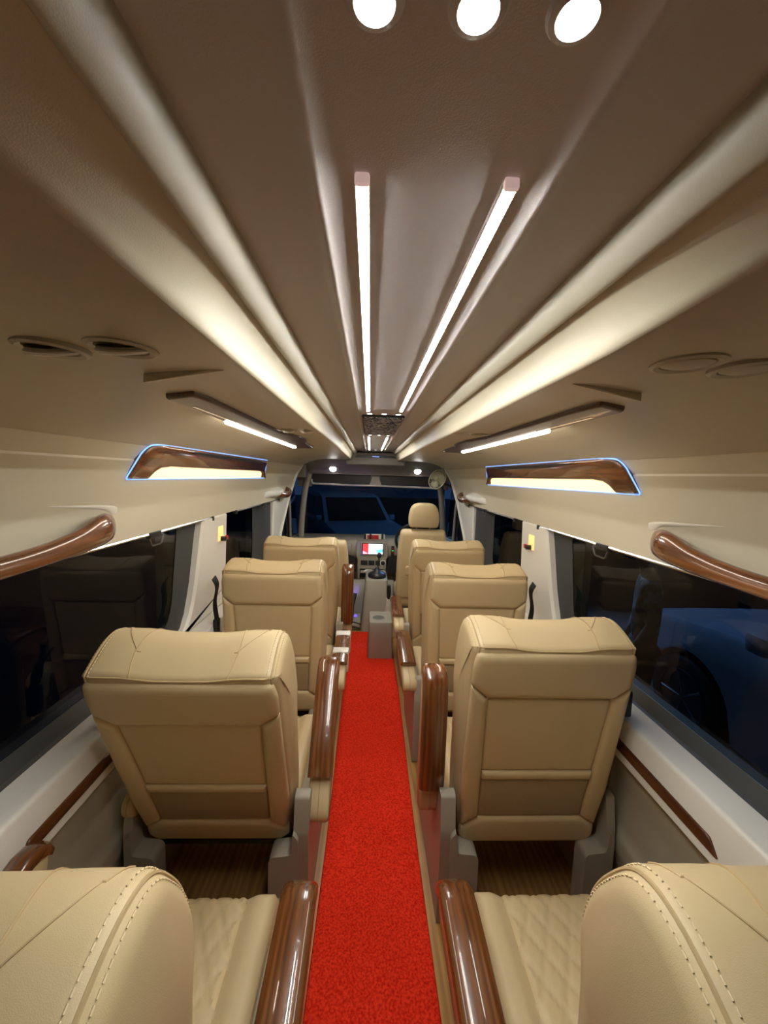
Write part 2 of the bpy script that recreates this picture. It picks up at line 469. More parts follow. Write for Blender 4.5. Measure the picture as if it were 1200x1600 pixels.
led_strip(.0625, .332, 1.48, 'long white LED strip on the ceiling, right of the nearer pair', SG)
led_strip(-.0575, 2.47, 3.75, 'far white LED strip beyond the speckled hatch, left one', SG)
led_strip(.0575, 2.47, 3.75, 'far white LED strip beyond the speckled hatch, right one', SG)

def downlight(x, y, z, label, grp, rad=.0098, tilt=0, mat=None, pw=0.0):
    r = empty('ceiling_spotlight', (x, y, z), (tilt, 0, 0))
    MB().lathe([(rad * 1.02, .004), (rad * 1.02, -.0025), (rad * 1.10, -.0035), (rad * 1.45, -.0025), (rad * 1.62, .0)], 28, None, False).build('ring', ceil_c, r)
    MB().lathe([(rad * 1.015, .002), (rad * 1.015, -.0012), (rad * .8, -.0022), (rad * .4, -.0026)], 28).build('lens', mat or led_d, r)
    if pw:
        l = bpy.data.lights.new('spot_beam', 'SPOT'); l.energy = pw; l.color = (.93, 1.0, .97); l.spot_size = math.radians(74); l.spot_blend = .8; l.shadow_soft_size = rad
        o = bpy.data.objects.new('spot_beam', l); COL.objects.link(o); o.parent = r; o.location = (0, 0, -.006)
    return tag(r, label, 'lamp', grp)
DG = 'small ceiling spotlights'
for (y, xs, nm) in ((.2235, (-.049, .004, .0555), 'large cool-white spotlight in the row above the camera'), (1.575, (-.052, .004, .06), 'spotlight in the row at the near edge of the speckled hatch'),
                    (2.41, (-.05, .004, .058), 'spotlight in the row at the far edge of the speckled hatch'), (3.84, (-.05, .004, .058), 'spotlight in the last row before the overhead console')):
    for x, pos in zip(xs, ('left one', 'middle one', 'right one')):
        downlight(x, y, 1.690, nm + ', ' + pos, DG, pw=.75 if y < 1 else 0.0)
# speckled glass hatch
h = MB().box(-.083, .089, 1.62, 2.32, 1.682, 1.6905, .002).build('ceiling_hatch', dark_pl)
tag(h, 'black speckled glass hatch between the ceiling strip lights', 'hatch')
MB().box(-.078, .084, 1.63, 2.31, 1.6795, 1.6825).build('glass_panel', granite, h, smooth=False)

# air vents in the duct panels
def vent(x, y, z, openv, tilt, label, grp, rad=.044):
    r = empty('air_vent', (x, y, z), (0, tilt, 0))
    MB().lathe([(rad * .70, .004), (rad * .72, -.003), (rad * .86, -.0055), (rad * .98, -.003), (rad, .003)], 32, None, False).build('ring', ceil_r, r)
    MB().lathe([(rad * .74, .002), (rad * .5, .0021), (rad * .2, .0022)], 28).build('throat', dark_pl if openv else ceil_d, r)
    mt = Matrix.Rotation(.40 if openv else .05, 4, 'X')
    MB().lathe([(rad * .66, .002), (rad * .67, -.003), (rad * .5, -.006), (rad * .15, -.007)], 28, mt).build('flap', grey_pl if openv else ceil_r, r)
    if openv:
        MB().tube([mt @ Vector((rad * .66 * math.cos(a), rad * .66 * math.sin(a), -.004)) for a in frange(0, 2 * PI, 25)[:-1]], .003, 6, True).build('flap_rim', white_pl, r)
    return tag(r, label, 'vent', grp)
VG = 'round air vents in the ceiling'
vent(-.377, .555, 1.609, True, .02, 'open round air vent on the left ceiling, nearer the aisle', VG)
vent(-.475, .565, 1.607, True, .05, 'open round air vent on the left ceiling, nearer the window', VG)
vent(.366, .52, 1.609, False, -.02, 'closed round air vent on the right ceiling, nearer the aisle', VG)
vent(.456, .53, 1.608, False, -.04, 'closed round air vent on the right ceiling, nearer the window', VG)
vent(-.280, 1.47, 1.606, True, .0, 'small far air vent beside the left light bar, nearer the aisle', VG, .030)
vent(-.350, 1.50, 1.607, True, .0, 'small far air vent beside the left light bar, nearer the window', VG, .030)
vent(.275, 1.40, 1.606, False, 0, 'small far air vent beside the right light bar, nearer the aisle', VG, .030)
vent(.348, 1.44, 1.607, False, -.02, 'small far air vent beside the right light bar, nearer the window', VG, .030)

# glossy wooden light bars under the ducts
for s, side in ((-1, 'left'), (1, 'right')):
    dy = 0 if s < 0 else -.05
    r = empty('duct_light_bar', (0, 0, 0))
    fx = lambda x, y, d, s=s, dy=dy: Vector((s * x, y + dy, 1.6075 - .10 * max(0, x - .45) - d))
    pl = [(.482, .872), (.405, .832), (.395, .90), (.388, 1.55), (.352, 1.72), (.345, 1.86), (.352, 1.95), (.375, 2.06), (.385, 2.42), (.498, 2.42), (.492, 2.2)]
    MB().puff(pl, .006, fx, .010, .008, 4, -.006).build('wood_bar', wood_d, r)
    MB().puff([(.452, .95), (.448, 1.25), (.460, 1.25), (.462, .95)], .002, fx, .0125, .002, 2, .005).build('chrome_inlay', chrome, r)
    MB().puff([(.466, 1.215), (.466, 2.30), (.488, 2.30), (.484, 1.215)], .003, fx, .016, .004, 3, .004).build('light_strip', led_bar, r)
    tag(r, 'dark wood light bar with white strip on the %s ceiling' % side, 'lamp', 'ceiling light bars')

# wall lamps: wooden plate, blue edge, warm lower glow
for s, side in ((-1, 'left'), (1, 'right')):
    dy = 0 if s < 0 else -.055
    r = empty('wall_lamp', (0, 0, 0))
    fx = lambda y, z, d, s=s, dy=dy: Vector((s * (wallx(z) - d * .95), y + dy, z - d * .25))
    out = [(1.285, 1.414), (2.94, 1.405), (2.815, 1.531), (1.42, 1.534), (1.325, 1.525)]
    body = round_poly(out, [.01, .015, .015, .05, .03], 5)
    def dense(pl, n=14):
        q = []
        for i, p in enumerate(pl):
            b = pl[(i + 1) % len(pl)]; L = (Vector(b) - Vector(p)).length; k = max(1, int(L / .1))
            q += [Vector(p).lerp(Vector(b), t / k) for t in range(k)]
        return q
    # back plate, blue light line
    MB().tube([fx(p.x, p.y, .004) for p in dense(body)], .0022, 6, True, up=(1, 0, 0)).build('edge_light', led_blue, r)
    # wood plate with a notch along the bottom for the glow
    notch = [(1.30, 1.4155), (1.405, 1.4155), (1.425, 1.432), (1.46, 1.450), (1.53, 1.458), (2.78, 1.452), (2.83, 1.440), (2.845, 1.412), (2.925, 1.4065), (2.885, 1.46), (2.812, 1.527), (1.42, 1.530), (1.335, 1.520), (1.318, 1.50)]
    top = [(y, z) for y, z in notch]
    rows_lo, rows_hi = [], []
    def zlo(y): return lerp([(1.30, 1.4155), (1.405, 1.4155), (1.425, 1.432), (1.46, 1.450), (1.53, 1.458), (2.78, 1.452), (2.83, 1.440), (2.845, 1.412), (2.93, 1.4065)], y)
    def zhi(y): return lerp([(1.288, 1.42), (1.30, 1.455), (1.325, 1.505), (1.35, 1.523), (1.42, 1.531), (2.805, 1.527), (2.82, 1.51), (2.93, 1.41)], y)
    ys = sorted(set([1.289, 1.294, 1.30, 1.312, 1.325, 1.35, 1.38, 1.404, 1.406, 1.425, 1.44, 1.46, 1.49, 1.53] + frange(1.6, 2.7, 12) + [2.78, 2.805, 2.82, 2.83, 2.844, 2.846, 2.87, 2.90, 2.925]))
    rows = []
    for y in ys:
        a, b = zlo(y), zhi(y); row = [fx(y, a, -.004)]
        for t, d in ((0, .008), (.06, .013), (.15, .016), (.3, .018), (.5, .019), (.7, .018), (.85, .016), (.94, .013), (1, .008)):
            row.append(fx(y, a + (b - a) * t, d))
        row.append(fx(y, b, -.004)); rows.append(row)
    MB().grid(rows).build('wood_plate', wood_m, r, angle=50)
    MB().grid([[fx(y, 1.412 + (zlo(y) + .004 - 1.412) * t, .003 + .003 * math.sin(PI * t)) for t in (0, .25, .5, .75, 1)] for y in [1.404] + frange(1.42, 2.83, 16) + [2.846]]).build('glow_diffuser', led_warm, r)
    lens = [(1.62, 1.523)] + [(1.70, 1.512), (1.85, 1.507), (2.3, 1.508), (2.6, 1.513), (2.66, 1.519), (2.62, 1.524), (2.2, 1.526), (1.8, 1.527)]
    MB().puff(lens, .01, fx, .022, .004, 3, .010).build('gloss_inset', dark_pl, r)
    tag(r, 'wooden wall lamp with warm glow above the %s windows' % side, 'lamp', 'wooden wall lamps')

# ------------------------------------------------------------------ passenger seat prototype
HW = .232; RR = .036
back_prof = [Vector(p) for p in [(.012, -.085), (.012, .05), (.012, .2), (.012, .35), (.012, .48), (.012, .56), (.010, .628), (.013, .645)]] + \
    catmull([(.020, .651), (.050, .659), (.090, .667), (.128, .668), (.165, .657), (.196, .628), (.214, .585), (.217, .535), (.203, .465), (.175, .395), (.150, .30), (.140, .18), (.142, .06), (.145, -.03), (.130, -.085)], 4) + [Vector((.07, -.09))]
NP = len(back_prof)
back_nrm = []
for i in range(NP):
    t = back_prof[(i + 1) % NP] - back_prof[i - 1]
    n = Vector((-t.y, t.x)); n.normalize(); back_nrm.append(n)   # profile is clockwise in (v,w): left normal points outward
def back_pt(i, x, lift=0.0, hw=HW, R=RR):
    p = back_prof[i % NP]; n = back_nrm[i % NP]
    ax = abs(x); core = hw - R; ins = 0.0
    if ax > core:
        q = min(1, (ax - core) / R); ins = R * (1 - math.sqrt(max(0, 1 - q * q)))
    v, ww = p.x, p.y
    ear = .012 * sstep(.05, .15, ax) * sstep(.60, .65, ww)
    bol = .022 * sstep(.12, .19, ax) * sstep(.05, .15, ww) * (1 - sstep(.45, .6, ww)) * sstep(.08, .13, v)
    v2, w2 = v + n.x * (lift - ins) + bol, ww + n.y * (lift - ins) + ear
    taper = .955 + .045 * sstep(-.05, .3, w2)
    return Vector((x * taper, v2, w2))
def make_back_mesh(hw=HW, R=RR):
    th = [90, 72, 54, 38, 22, 8]
    xs = [-(hw - R + R * math.sin(math.radians(a))) for a in th] + frange(-(hw - R), hw - R, 15) + [(hw - R + R * math.sin(math.radians(a))) for a in reversed(th)]
    rows = [[back_pt(i, x, 0, hw, R) for i in range(NP)] for x in xs]
    mbk = MB(); mbk.grid(rows, closed_u=True)
    for ridx, s in ((0, -1), (len(rows) - 1, 1)):
        ring = rows[ridx]; c = sum(ring, Vector()) / NP
        rings = [ring]
        for k, (sc, bul) in enumerate(((.86, .004), (.6, .009), (.3, .011))):
            rings.append([c + (p - c) * sc + Vector((s * bul, 0, 0)) for p in ring])
        mbk.grid(rings, closed_u=True)
        mbk.f.append(tuple(range(len(mbk.v) - NP, len(mbk.v))))
    return mbk
def on_rear(x, ww, d): return Vector((x, .012 - d, ww))
def stitches(mb_, path, step=.009, ln=.006, r=.0011):
    acc = 0; last = None
    for a, b in zip(path, path[1:]):
        L = (b - a).length
        while acc < L:
            p = a + (b - a) * (acc / L); q = p + (b - a).normalized() * ln
            mb_.tube([p, q], r, 4)
            acc += step
        acc -= L

def make_seat():
    root = empty('passenger_seat')
    # grey base: side panels, rear brackets, cross bar
    for s in (-1, 1):
        pl = round_poly([(-.02, .0), (.44, .0), (.46, .10), (.46, .33), (.40, .345), (.06, .345), (.03, .445), (-.01, .44), (-.03, .33)], [.01, .02, .02, .03, .02, .02, .02, .01, .01], 4)
        MB().prism(pl, lambda y, z, d, s=s: Vector((s * d, y, z)), .245, .272 if s > 0 else .292).build('side_panel', grey_pl, root, angle=30)
        pl = round_poly([(.170, .0), (.262, .0), (.262, .325), (.245, .345), (.24, .275), (.172, .268)], [.008, .008, .008, .004, .012, .02], 4)
        MB().prism(pl, lambda x, z, d, s=s: Vector((s * x, d, z)), -.045, .02).build('rear_bracket', grey_pl, root, angle=30)
    MB().box(-.25, .25, .10, .42, .16, .245, .02).build('seat_pan', dark_pl, root)
    # cushion with quilted top
    cw, cy0, cy1, zt = .245, .09, .545, .365
    rows = []
    NX, NY = 70, 70
    ys_ = frange(cy0, cy1, NY)
    xs_ = frange(-cw, cw, NX)
    for y in ys_:
        row = []
        for x in xs_:
            ed = min(cw - abs(x), y - cy0 + .05, cy1 - y)
            z = zt - .03 * (1 - math.sqrt(max(0, 1 - (1 - min(1, ed / .03)) ** 2)))
            if abs(x) < .165:
                u = (x / .055 + y / .10); v_ = (x / .055 - y / .10)
                du = abs(u - round(u)); dv = abs(v_ - round(v_))
                z += -.0055 * math.exp(-(min(du, dv) / .09) ** 2) + .002
            dgr = abs(abs(x) - .168)
            z += -.005 * math.exp(-(dgr / .005) ** 2) + (.010 * sstep(.17, .2, abs(x)))
            row.append(Vector((x, y, z)))
        rows.append(row)
    mbc = MB().grid(rows)
    per = [rows[0][j] for j in range(NX)] + [rows[i][-1] for i in range(1, NY)] + [rows[-1][j] for j in range(NX - 2, -1, -1)] + [rows[i][0] for i in range(NY - 2, 0, -1)]
    mbc.grid([per, [Vector((p.x * 1.01, p.y, .30)) for p in per], [Vector((p.x * .97, p.y, .24)) for p in per]], closed_u=True)
    mbc.build('seat_cushion', leather, root, angle=50)
    # backrest (rotates about the hinge at its origin)
    back = make_back_mesh().build('backrest', leather, root, (0, 0, .33), angle=50)
    back.scale.x = 1.045
    iR = [i for i in range(NP) if abs(back_prof[i].x - .013) < .004 and back_prof[i].y > .6][-1]
    # rear padding pieces
    PW0, PW1 = .178, .160          # half width of the inner panel at its top and bottom
    up = [(-.219, .641), (.219, .641), (.226, .60), (.226, .535), (PW0, .492), (-PW0, .492), (-.226, .535), (-.226, .60)]
    MB().puff(up, [.012, .012, .006, .006, .006, .006, .006, .006], on_rear, .017, .024, 5, -.004).build('upper_pad', leather, back, angle=60)
    for s in (-1, 1):
        sp = [(s * .226, .533), (s * PW0, .490), (s * PW1, .035), (s * .212, -.005), (s * .224, .15)]
        MB().puff(sp, .004, on_rear, .016, .020, 5, -.004).build('side_pad', leather, back, angle=60)
    ip = [(-PW0 + .002, .488), (PW0 - .002, .488), (PW1 + .007, .22), (-PW1 - .007, .22)]
    MB().puff(ip, .006, on_rear, .006, .016, 4, -.004).build('inner_panel', leather, back, angle=60)
    bp_ = [(-PW1 - .008, .219), (PW1 + .008, .219), (PW1 + .006, .188), (-PW1 - .006, .188)]
    MB().puff(bp_, .004, on_rear, .014, .010, 4, -.004).build('pocket_band', leather, back, angle=60)
    mp_ = [(-PW1 - .006, .187), (PW1 + .006, .187), (PW1 + .001, .034), (-PW1 - .001, .034)]
    MB().puff(mp_, .004, on_rear, .009, .012, 4, -.004).build('mesh_pocket', leather_dark, back, angle=60)
    fl = [(-.212, -.004), (-PW1, .034), (PW1, .034), (.212, -.004), (.214, -.05), (.19, -.078), (-.19, -.078), (-.214, -.05)]
    MB().puff(fl, .006, on_rear, .016, .022, 5, -.006).build('lower_flap', leather, back, angle=60)
    # piping along the two outer edges and the rear top edge, top seams, stitching
    i0, i1 = 5, NP - 8
    for s in (-1, 1):
        pth = [back_pt(i, s * (HW - .018), .0005) for i in range(i0, i1)]
        MB().tube(pth, .0026, 6).build('edge_piping', seam_m, back)
        st = MB(); stitches(st, [back_pt(i, s * (HW - .028), .0008) for i in range(7, 7 + 36)])
        stitches(st, [back_pt(i, s * (HW - .0105), .0008) for i in range(7, 7 + 36)])
        st.build('edge_stitching', stitch_m, back)['kind'] = 'stuff'
        pth = [back_pt(i, s * (.112 + .012 * math.sin((i - iR) * .16)), .0002) for i in range(iR, iR + 30)]
        MB().tube(pth, .0018, 5).build('top_seam', seam_m, back)
        pth = []
        for k in range(16):
            pth.append(back_pt(iR + 8 + int(k * .9), s * (.112 + .075 * math.sin(k / 15 * PI / 2)), .0003))
        MB().tube(pth, .0014, 5).build('curved_seam', seam_m, back)
    MB().tube([back_pt(iR, x, .0005) for x in frange(-HW + .012, HW - .012, 20)], .0026, 6).build('top_piping', seam_m, back)
    # armrests
    for s in (-1, 1):
        hwid = .041 if s < 0 else .024
        pl = round_poly([(-.118, .012), (-.06, .03), (.375, .035), (.392, .0), (.36, -.045), (-.06, -.055), (-.118, -.04)], [.03, .03, .01, .02, .03, .03, .03], 5)
        mba = MB()
        q1 = inset_poly(pl, .008); hw2 = hwid * .84
        rings = [[Vector((-hw2, p.x, p.y)) for p in q1], [Vector((-hw2 + .003, p.x, p.y)) for p in inset_poly(pl, .003)], [Vector((-hw2 + .009, p.x, p.y)) for p in pl],
                 [Vector((hw2 - .009, p.x, p.y)) for p in pl], [Vector((hw2 - .003, p.x, p.y)) for p in inset_poly(pl, .003)], [Vector((hw2, p.x, p.y)) for p in q1]]
        arm = mba.loft(rings).build('armrest', leather, root, (s * (.315 if s < 0 else .258), .085, .425), angle=60)
        MB().tube([Vector((0, p.x, p.y)) for p in inset_poly(pl, -.0008)], .0018, 5, True, up=(1, 0, 0)).build('pad_seam', seam_m, arm)
        cen = [(0.0, .046), (.03, .049), (.12, .051), (.24, .052), (.32, .050), (.355, .044), (.378, .031), (.392, .012), (.396, -.008)]
        thk = [.020, .024, .026, .026, .026, .026, .025, .023, .016]
        rings = []
        for k, (y, z) in enumerate(cen):
            a = Vector(cen[max(0, k - 1)]); b = Vector(cen[min(len(cen) - 1, k + 1)]); t = (b - a).normalized(); n = Vector((-t.y, t.x))
            h = thk[k] / 2; ww = hwid * (1 if k < 7 else (.97 if k == 7 else .9)); ring = []
            for (cx, cz) in ((-1, -1), (-1.0, .15), (-.95, .55), (-.82, .85), (-.5, 1.08), (0, 1.18), (.5, 1.08), (.82, .85), (.95, .55), (1.0, .15), (1, -1)):
                ring.append(Vector((cx * ww, y + n.x * cz * h, z + n.y * cz * h)))
            rings.append(ring)
        MB().loft(rings).build('wooden_cap', wood_m, arm, angle=38)
    return root

seat0 = make_seat()
def place_seat(src, first, x, y, lean, aisle_deg, window_deg, label):
    o = src if first else copy_tree(src)
    o.location = (x, y, 0); flip = x < 0
    if flip: o.scale = (-1, 1, 1)
    for ch in o.children:
        if ch.name.startswith('backrest'): ch.rotation_euler.x = math.radians(lean)
        if ch.name.startswith('armrest'):
            ch.rotation_euler.x = math.radians(aisle_deg if ch.location.x < 0 else window_deg)
    tag(o, label, 'seat', 'beige leather passenger seats')
    return o
SEATS = [(.498, .40, 15, 2, 0, 'beige leather seat at bottom right corner, nearest on the right'),
         (.500, 1.175, 11, 90, 88, 'beige leather seat with raised wooden armrest, second on the right'),
         (.497, 1.905, 6, 4, 2, 'beige leather seat third from the bottom on the right side'),
         (.497, 2.63, 6, 4, 2, 'beige leather seat directly behind the driver seat'),
         (-.498, .40, 15, 2, 25, 'beige leather seat at bottom left corner, nearest on the left'),
         (-.498, 1.172, 22, 48, 2, 'reclined beige leather seat with tilted armrest, second on the left'),
         (-.493, 1.905, 6, 4, 2, 'beige leather seat with white bands around its wooden armrest'),
         (-.493, 2.63, 6, 90, 2, 'front left beige leather seat with upright wooden armrest')]
seat_objs = []
for i, (x, y, ln, ad, wd, lb) in enumerate(SEATS):
    seat_objs.append(place_seat(seat0, i == 0, x, y, ln, ad, wd, lb))
# white protective bands on one armrest
for ch in seat_objs[6].children:
    if ch.name.startswith('armrest') and ch.location.x < 0:
        for y0 in (.075, .275):
            MB().box(-.0435, .0435, y0, y0 + .055, -.052, .069, .006).build('white_band', white_pl, ch)

# ------------------------------------------------------------------ grab handles
def handle(s, y0, dirn, ln, rec, label):
    # y0: flared tip, the grip runs towards dirn (-1 rearwards) for ln metres
    r = empty('grab_handle', (0, 0, 0))
    pts = [(0.0, 1.283, .006, .010, .020), (.03, 1.282, .022, .016, .030), (.10, 1.280, .042, .018, .033), (.20, 1.262, .052, .017, .024), (.34, 1.249, .056, .016, .018), (.5, 1.245, .057, .016, .017),
           (.66, 1.249, .056, .016, .018), (.80, 1.262, .052, .017, .024), (.90, 1.280, .042, .018, .033), (.97, 1.282, .022, .016, .030), (1.0, 1.283, .006, .010, .020)]
    rings = []
    P = [catmull([(p[0], p[1]) for p in pts], 4), catmull([(p[2], p[3]) for p in pts], 4), catmull([(p[4], 0) for p in pts], 4)]
    for a, b, c in zip(*P):
        yy, zz, off, rt, rh = y0 + dirn * a.x * ln, a.y, b.x, b.y, c.x
        x = s * (wallx(zz) - off)
        rt *= 1.35; rh *= 1.25; zz -= .006
        rings.append([Vector((x + rt * math.cos(t) * .8, yy, zz + rh * math.sin(t) - .35 * rt * math.cos(t) * (-s))) for t in [2 * PI * k / 16 for k in range(16)]])
    MB().loft(rings).build('wooden_grip', wood_m, r, angle=60)
    if rec:
        for ya, k in ((y0 + .035, -1), (y0 - ln - .035, 1)):
            # scooped foot of the grip: a slim white crescent standing for its highlight
            rows = []
            for t in frange(0, 1, 21):
                yy = ya + k * .30 * t
                zt = lerp([(0, 1.331), (.3, 1.340), (1, 1.352)], t); th = lerp([(0, .036), (.08, .034), (.2, .018), (.5, .012), (1, .001)], t)
                am = .007 * (1 - t) ** .5 * min(1, .3 + t * 8)
                rows.append([Vector((s * (wallx(zt - th * q) + .002 - am * math.sin(PI * min(1, q * .9 + .1)) ** .7 - (0 if 0 < q < 1 else -.002)), yy, zt - th * q)) for q in frange(0, 1, 7)])
            MB().grid(rows).build('scoop_highlight', white_pl, r, angle=70)
    tag(r, label, 'handle', 'wooden grab handles')
    return r
handle(-1, 1.235, -1, .95, True, 'long curved wooden grab handle above the near left window')
handle(1, 1.175, -1, .95, True, 'long curved wooden grab handle above the near right window')
for s, side in ((-1, 'left'), (1, 'right')):
    y0 = 3.05 if s < 0 else 2.98
    r = empty('grab_handle', (0, 0, 0))
    # white housing nose and curved wooden grip ahead of it
    rows = []
    for t in frange(0, 1, 9):
        yy = y0 + t * .38; amp = .062 * math.sin(PI * min(.5, t * .62) ) ; zc = 1.272 + .012 * t; hh = .022 + .018 * t
        rows.append([Vector((s * (wallx(zc + hh * math.cos(a)) - amp * math.sin(a)), yy, zc + hh * math.cos(a))) for a in frange(0, PI, 11)])
    o = MB().grid(rows); o.f.append(tuple(range(len(o.v) - 11, len(o.v)))); o.build('housing', white_pl, r)
    pth = [Vector((s * (wallx(1.27) - d), y0 + yy, z)) for yy, z, d in ((.34, 1.262, .045), (.46, 1.250, .062), (.60, 1.252, .062), (.70, 1.275, .05), (.74, 1.29, .02), (.745, 1.292, .0))]
    MB().tube(catmull(pth, 5), [.017] * 26, 10, flat=1.3).build('wooden_grip', wood_m, r)
    tag(r, 'short wooden grab handle near the front on the %s wall' % side, 'handle', 'wooden grab handles')

# ------------------------------------------------------------------ curtain rails over the windows
def rail(s, y0, y1, hook, label):
    r = empty('curtain_rail', (0, 0, 0))
    x = s * .852; z = 1.207
    MB().tube([(x, y0, z), (x, y1, z)], .0065, 8).build('rod', chrome, r)
    for y in (y0 - .01, y1 - .012):
        MB().box(x - .011, x + .011, y, y + .022, z - .016, z + .007, .003).build('end_bracket', dark_pl, r)
    if hook:
        # trapezoid wire loop on a black clip
        MB().box(x - .009, x + .009, hook - .03, hook + .05, z - .016, z + .006, .003).build('clip', dark_pl, r)
        lp = round_poly([(hook - .030, z - .010), (hook - .012, z - .045), (hook + .055, z - .045), (hook + .075, z - .010)], .008, 3)
        MB().tube([(x - s * .004, p.x, p.y) for p in lp], .0032, 6, True, up=(1, 0, 0)).build('wire_loop', dark_wire, r)
    tag(r, label, 'rail', 'curtain rails')
dark_wire = plain('dark_wire', (.16, .16, .16), .35, metal=.8)
rail(-1, -.75, 2.06, 1.50, 'silver curtain rail along the near left window top')
rail(1, -.75, 2.04, 1.455, 'silver curtain rail along the near right window top')
rail(-1, 2.42, 3.55, 3.05, 'short curtain rail along the far left window top')
rail(1, 2.38, 3.5, 3.0, 'short curtain rail along the far right window top')

# ------------------------------------------------------------------ pillar lamps with red and black knob
red_m = plain('red_plastic', (.55, .03, .02), .3)
yel_m = emit('amber_plate', (1.0, .62, .22), .42)
for s, side in ((-1, 'left'), (1, 'right')):
    r = empty('pillar_switch', (s * .846, 2.16 if s < 0 else 2.11, 1.10))
    MB().box(-.004, .004, -.032, .036, -.030, .050, .003).build('amber_plate', yel_m, r)
    MB().tube([(-s * .003, .0, -.018), (-s * .030, .004, -.018)], .013, 12).build('black_stub', dark_pl, r)
    MB().tube([(-s * .018, .026, -.015), (-s * .030, .027, -.015)], .012, 12).build('red_knob', red_m, r)
    tag(r, 'red and black knob on an amber plate, %s pillar' % side, 'switch', 'pillar knobs')

# ------------------------------------------------------------------ seat belts hanging by the window side
def belt(pts, label, wd=.022):
    r = empty('seat_belt', pts[0])
    p0 = Vector(pts[0])
    c = [Vector(p) - p0 for p in catmull(pts, 6)]
    MB().loft([[p + Vector((0, -wd, 0)), p + Vector((.003, -wd, 0)), p + Vector((.003, wd, .01)), p + Vector((0, wd, .01))] for p in c]).build('webbing', black_m, r)
    e = c[-1]
    MB().box(e.x - .012, e.x + .012, e.y - .020, e.y + .020, e.z - .075, e.z + .01, .006).build('buckle', dark_pl, r)
    tag(r, label, 'seat belt', 'black seat belts')
belt([(-.800, 1.94, .92), (-.780, 1.93, .88), (-.788, 1.92, .80), (-.775, 1.91, .72)], 'black seat belt hanging behind the left pillar seat')
belt([(.800, 1.94, .92), (.780, 1.93, .88), (.788, 1.92, .80), (.775, 1.91, .72)], 'black seat belt hanging behind the right pillar seat')
belt([(.806, 1.22, .92), (.790, 1.20, .87), (.792, 1.19, .82), (.790, 1.18, .785)], 'black seat belt hanging beside the raised armrest seat')
belt([(-.806, 1.20, .88), (-.790, 1.18, .84), (-.792, 1.17, .81), (-.790, 1.16, .785)], 'black seat belt hanging beside the reclined left seat')

# ------------------------------------------------------------------ driver and co-driver seats
def make_driver():
    r = empty('driver_seat')
    MB().box(-.20, .20, .05, .45, 0, .26, .03).build('base_box', grey_pl, r)
    MB().box(-.22, .22, .02, .50, .26, .40, .05, 4).build('seat_cushion', leather, r)
    rows = []
    prof = round_poly([(.0, -.05), (-.005, .30), (.0, .575), (.10, .585), (.135, .45), (.125, .2), (.15, .0), (.12, -.05)], [.02, .03, .05, .05, .04, .05, .04, .02], 5)
    nr = len(prof); c = sum(prof, Vector((0, 0))) / nr
    hw = .222
    for a in (-90, -65, -40, -20, 0):
        q = inset_poly(prof, .035 * (1 - math.cos(math.radians(a))))
        x = -(hw - .035) + .035 * math.sin(math.radians(a))
        rows.append([Vector((x * (1 - .10 * sstep(.30, .6, p.y)), p.x, p.y)) for p in q])
    rows += [[Vector((-p.x, p.y, p.z)) for p in rw] for rw in reversed(rows)]
    back = MB().loft(rows).build('backrest', leather, r, (0, 0, .40), angle=50, rot=(math.radians(5), 0, 0))
    MB().puff([(-.15, .17), (.15, .17), (.15, .26), (-.15, .26)], .02, lambda x, z, d: Vector((x, -.004 - d, z)), .012, .012, 4, -.01).build('rear_pocket', leather, back)
    MB().tube([Vector((x, -.012, .155)) for x in frange(-.18, .18, 5)], .003, 6).build('rear_seam', seam_m, back)
    hr = round_poly([(-.128, .60), (.128, .60), (.138, .70), (.105, .815), (-.105, .815), (-.138, .70)], [.03, .03, .06, .075, .075, .06], 6)
    rings = []
    for k in range(7):
        a = k / 6 * PI
        q = [Vector((p.x, p.y)) for p in hr]; c2 = Vector((0, .70)); sc = 1 - .16 * (1 - math.sin(a)) ** 1.5
        rings.append([Vector(((p.x) * sc, .055 - .055 * math.cos(a), c2.y + (p.y - c2.y) * sc)) for p in q])
    hd = MB().loft(rings).build('headrest', leather, back, angle=60)
    for s in (-1, 1): MB().tube([(s * .06, .055, .55), (s * .06, .055, .63)], .006, 8).build('headrest_post', chrome, back)
    return r
drv = make_driver(); drv.location = (.44, 3.47, 0)
tag(drv, 'beige driver seat with rounded headrest facing the windscreen', 'seat')
co = copy_tree(drv); co.location = (-.43, 3.40, -.10)
for ch in list(co.children_recursive):
    if ch.name.startswith('headrest'): bpy.data.objects.remove(ch, do_unlink=True); continue
    if ch.name.startswith('base'): ch.location.z = .10
tag(co, 'beige co-driver seat mostly hidden behind the front left seat', 'seat')

# ------------------------------------------------------------------ cabin front
hd = []
for x in frange(-.86, .86, 9):
    hd.append([Vector((x, y, z)) for y, z in ((4.26, 1.74), (4.26, 1.640), (4.30, 1.600), (4.36, 1.555), (4.42, 1.515), (4.455, 1.487), (4.48, 1.46), (4.485, 1.45))])
header = MB().grid(hd).build('wall_front', header_m, angle=60)
tag(header, 'dark taupe header panel above the windscreen', 'wall', kind='structure')
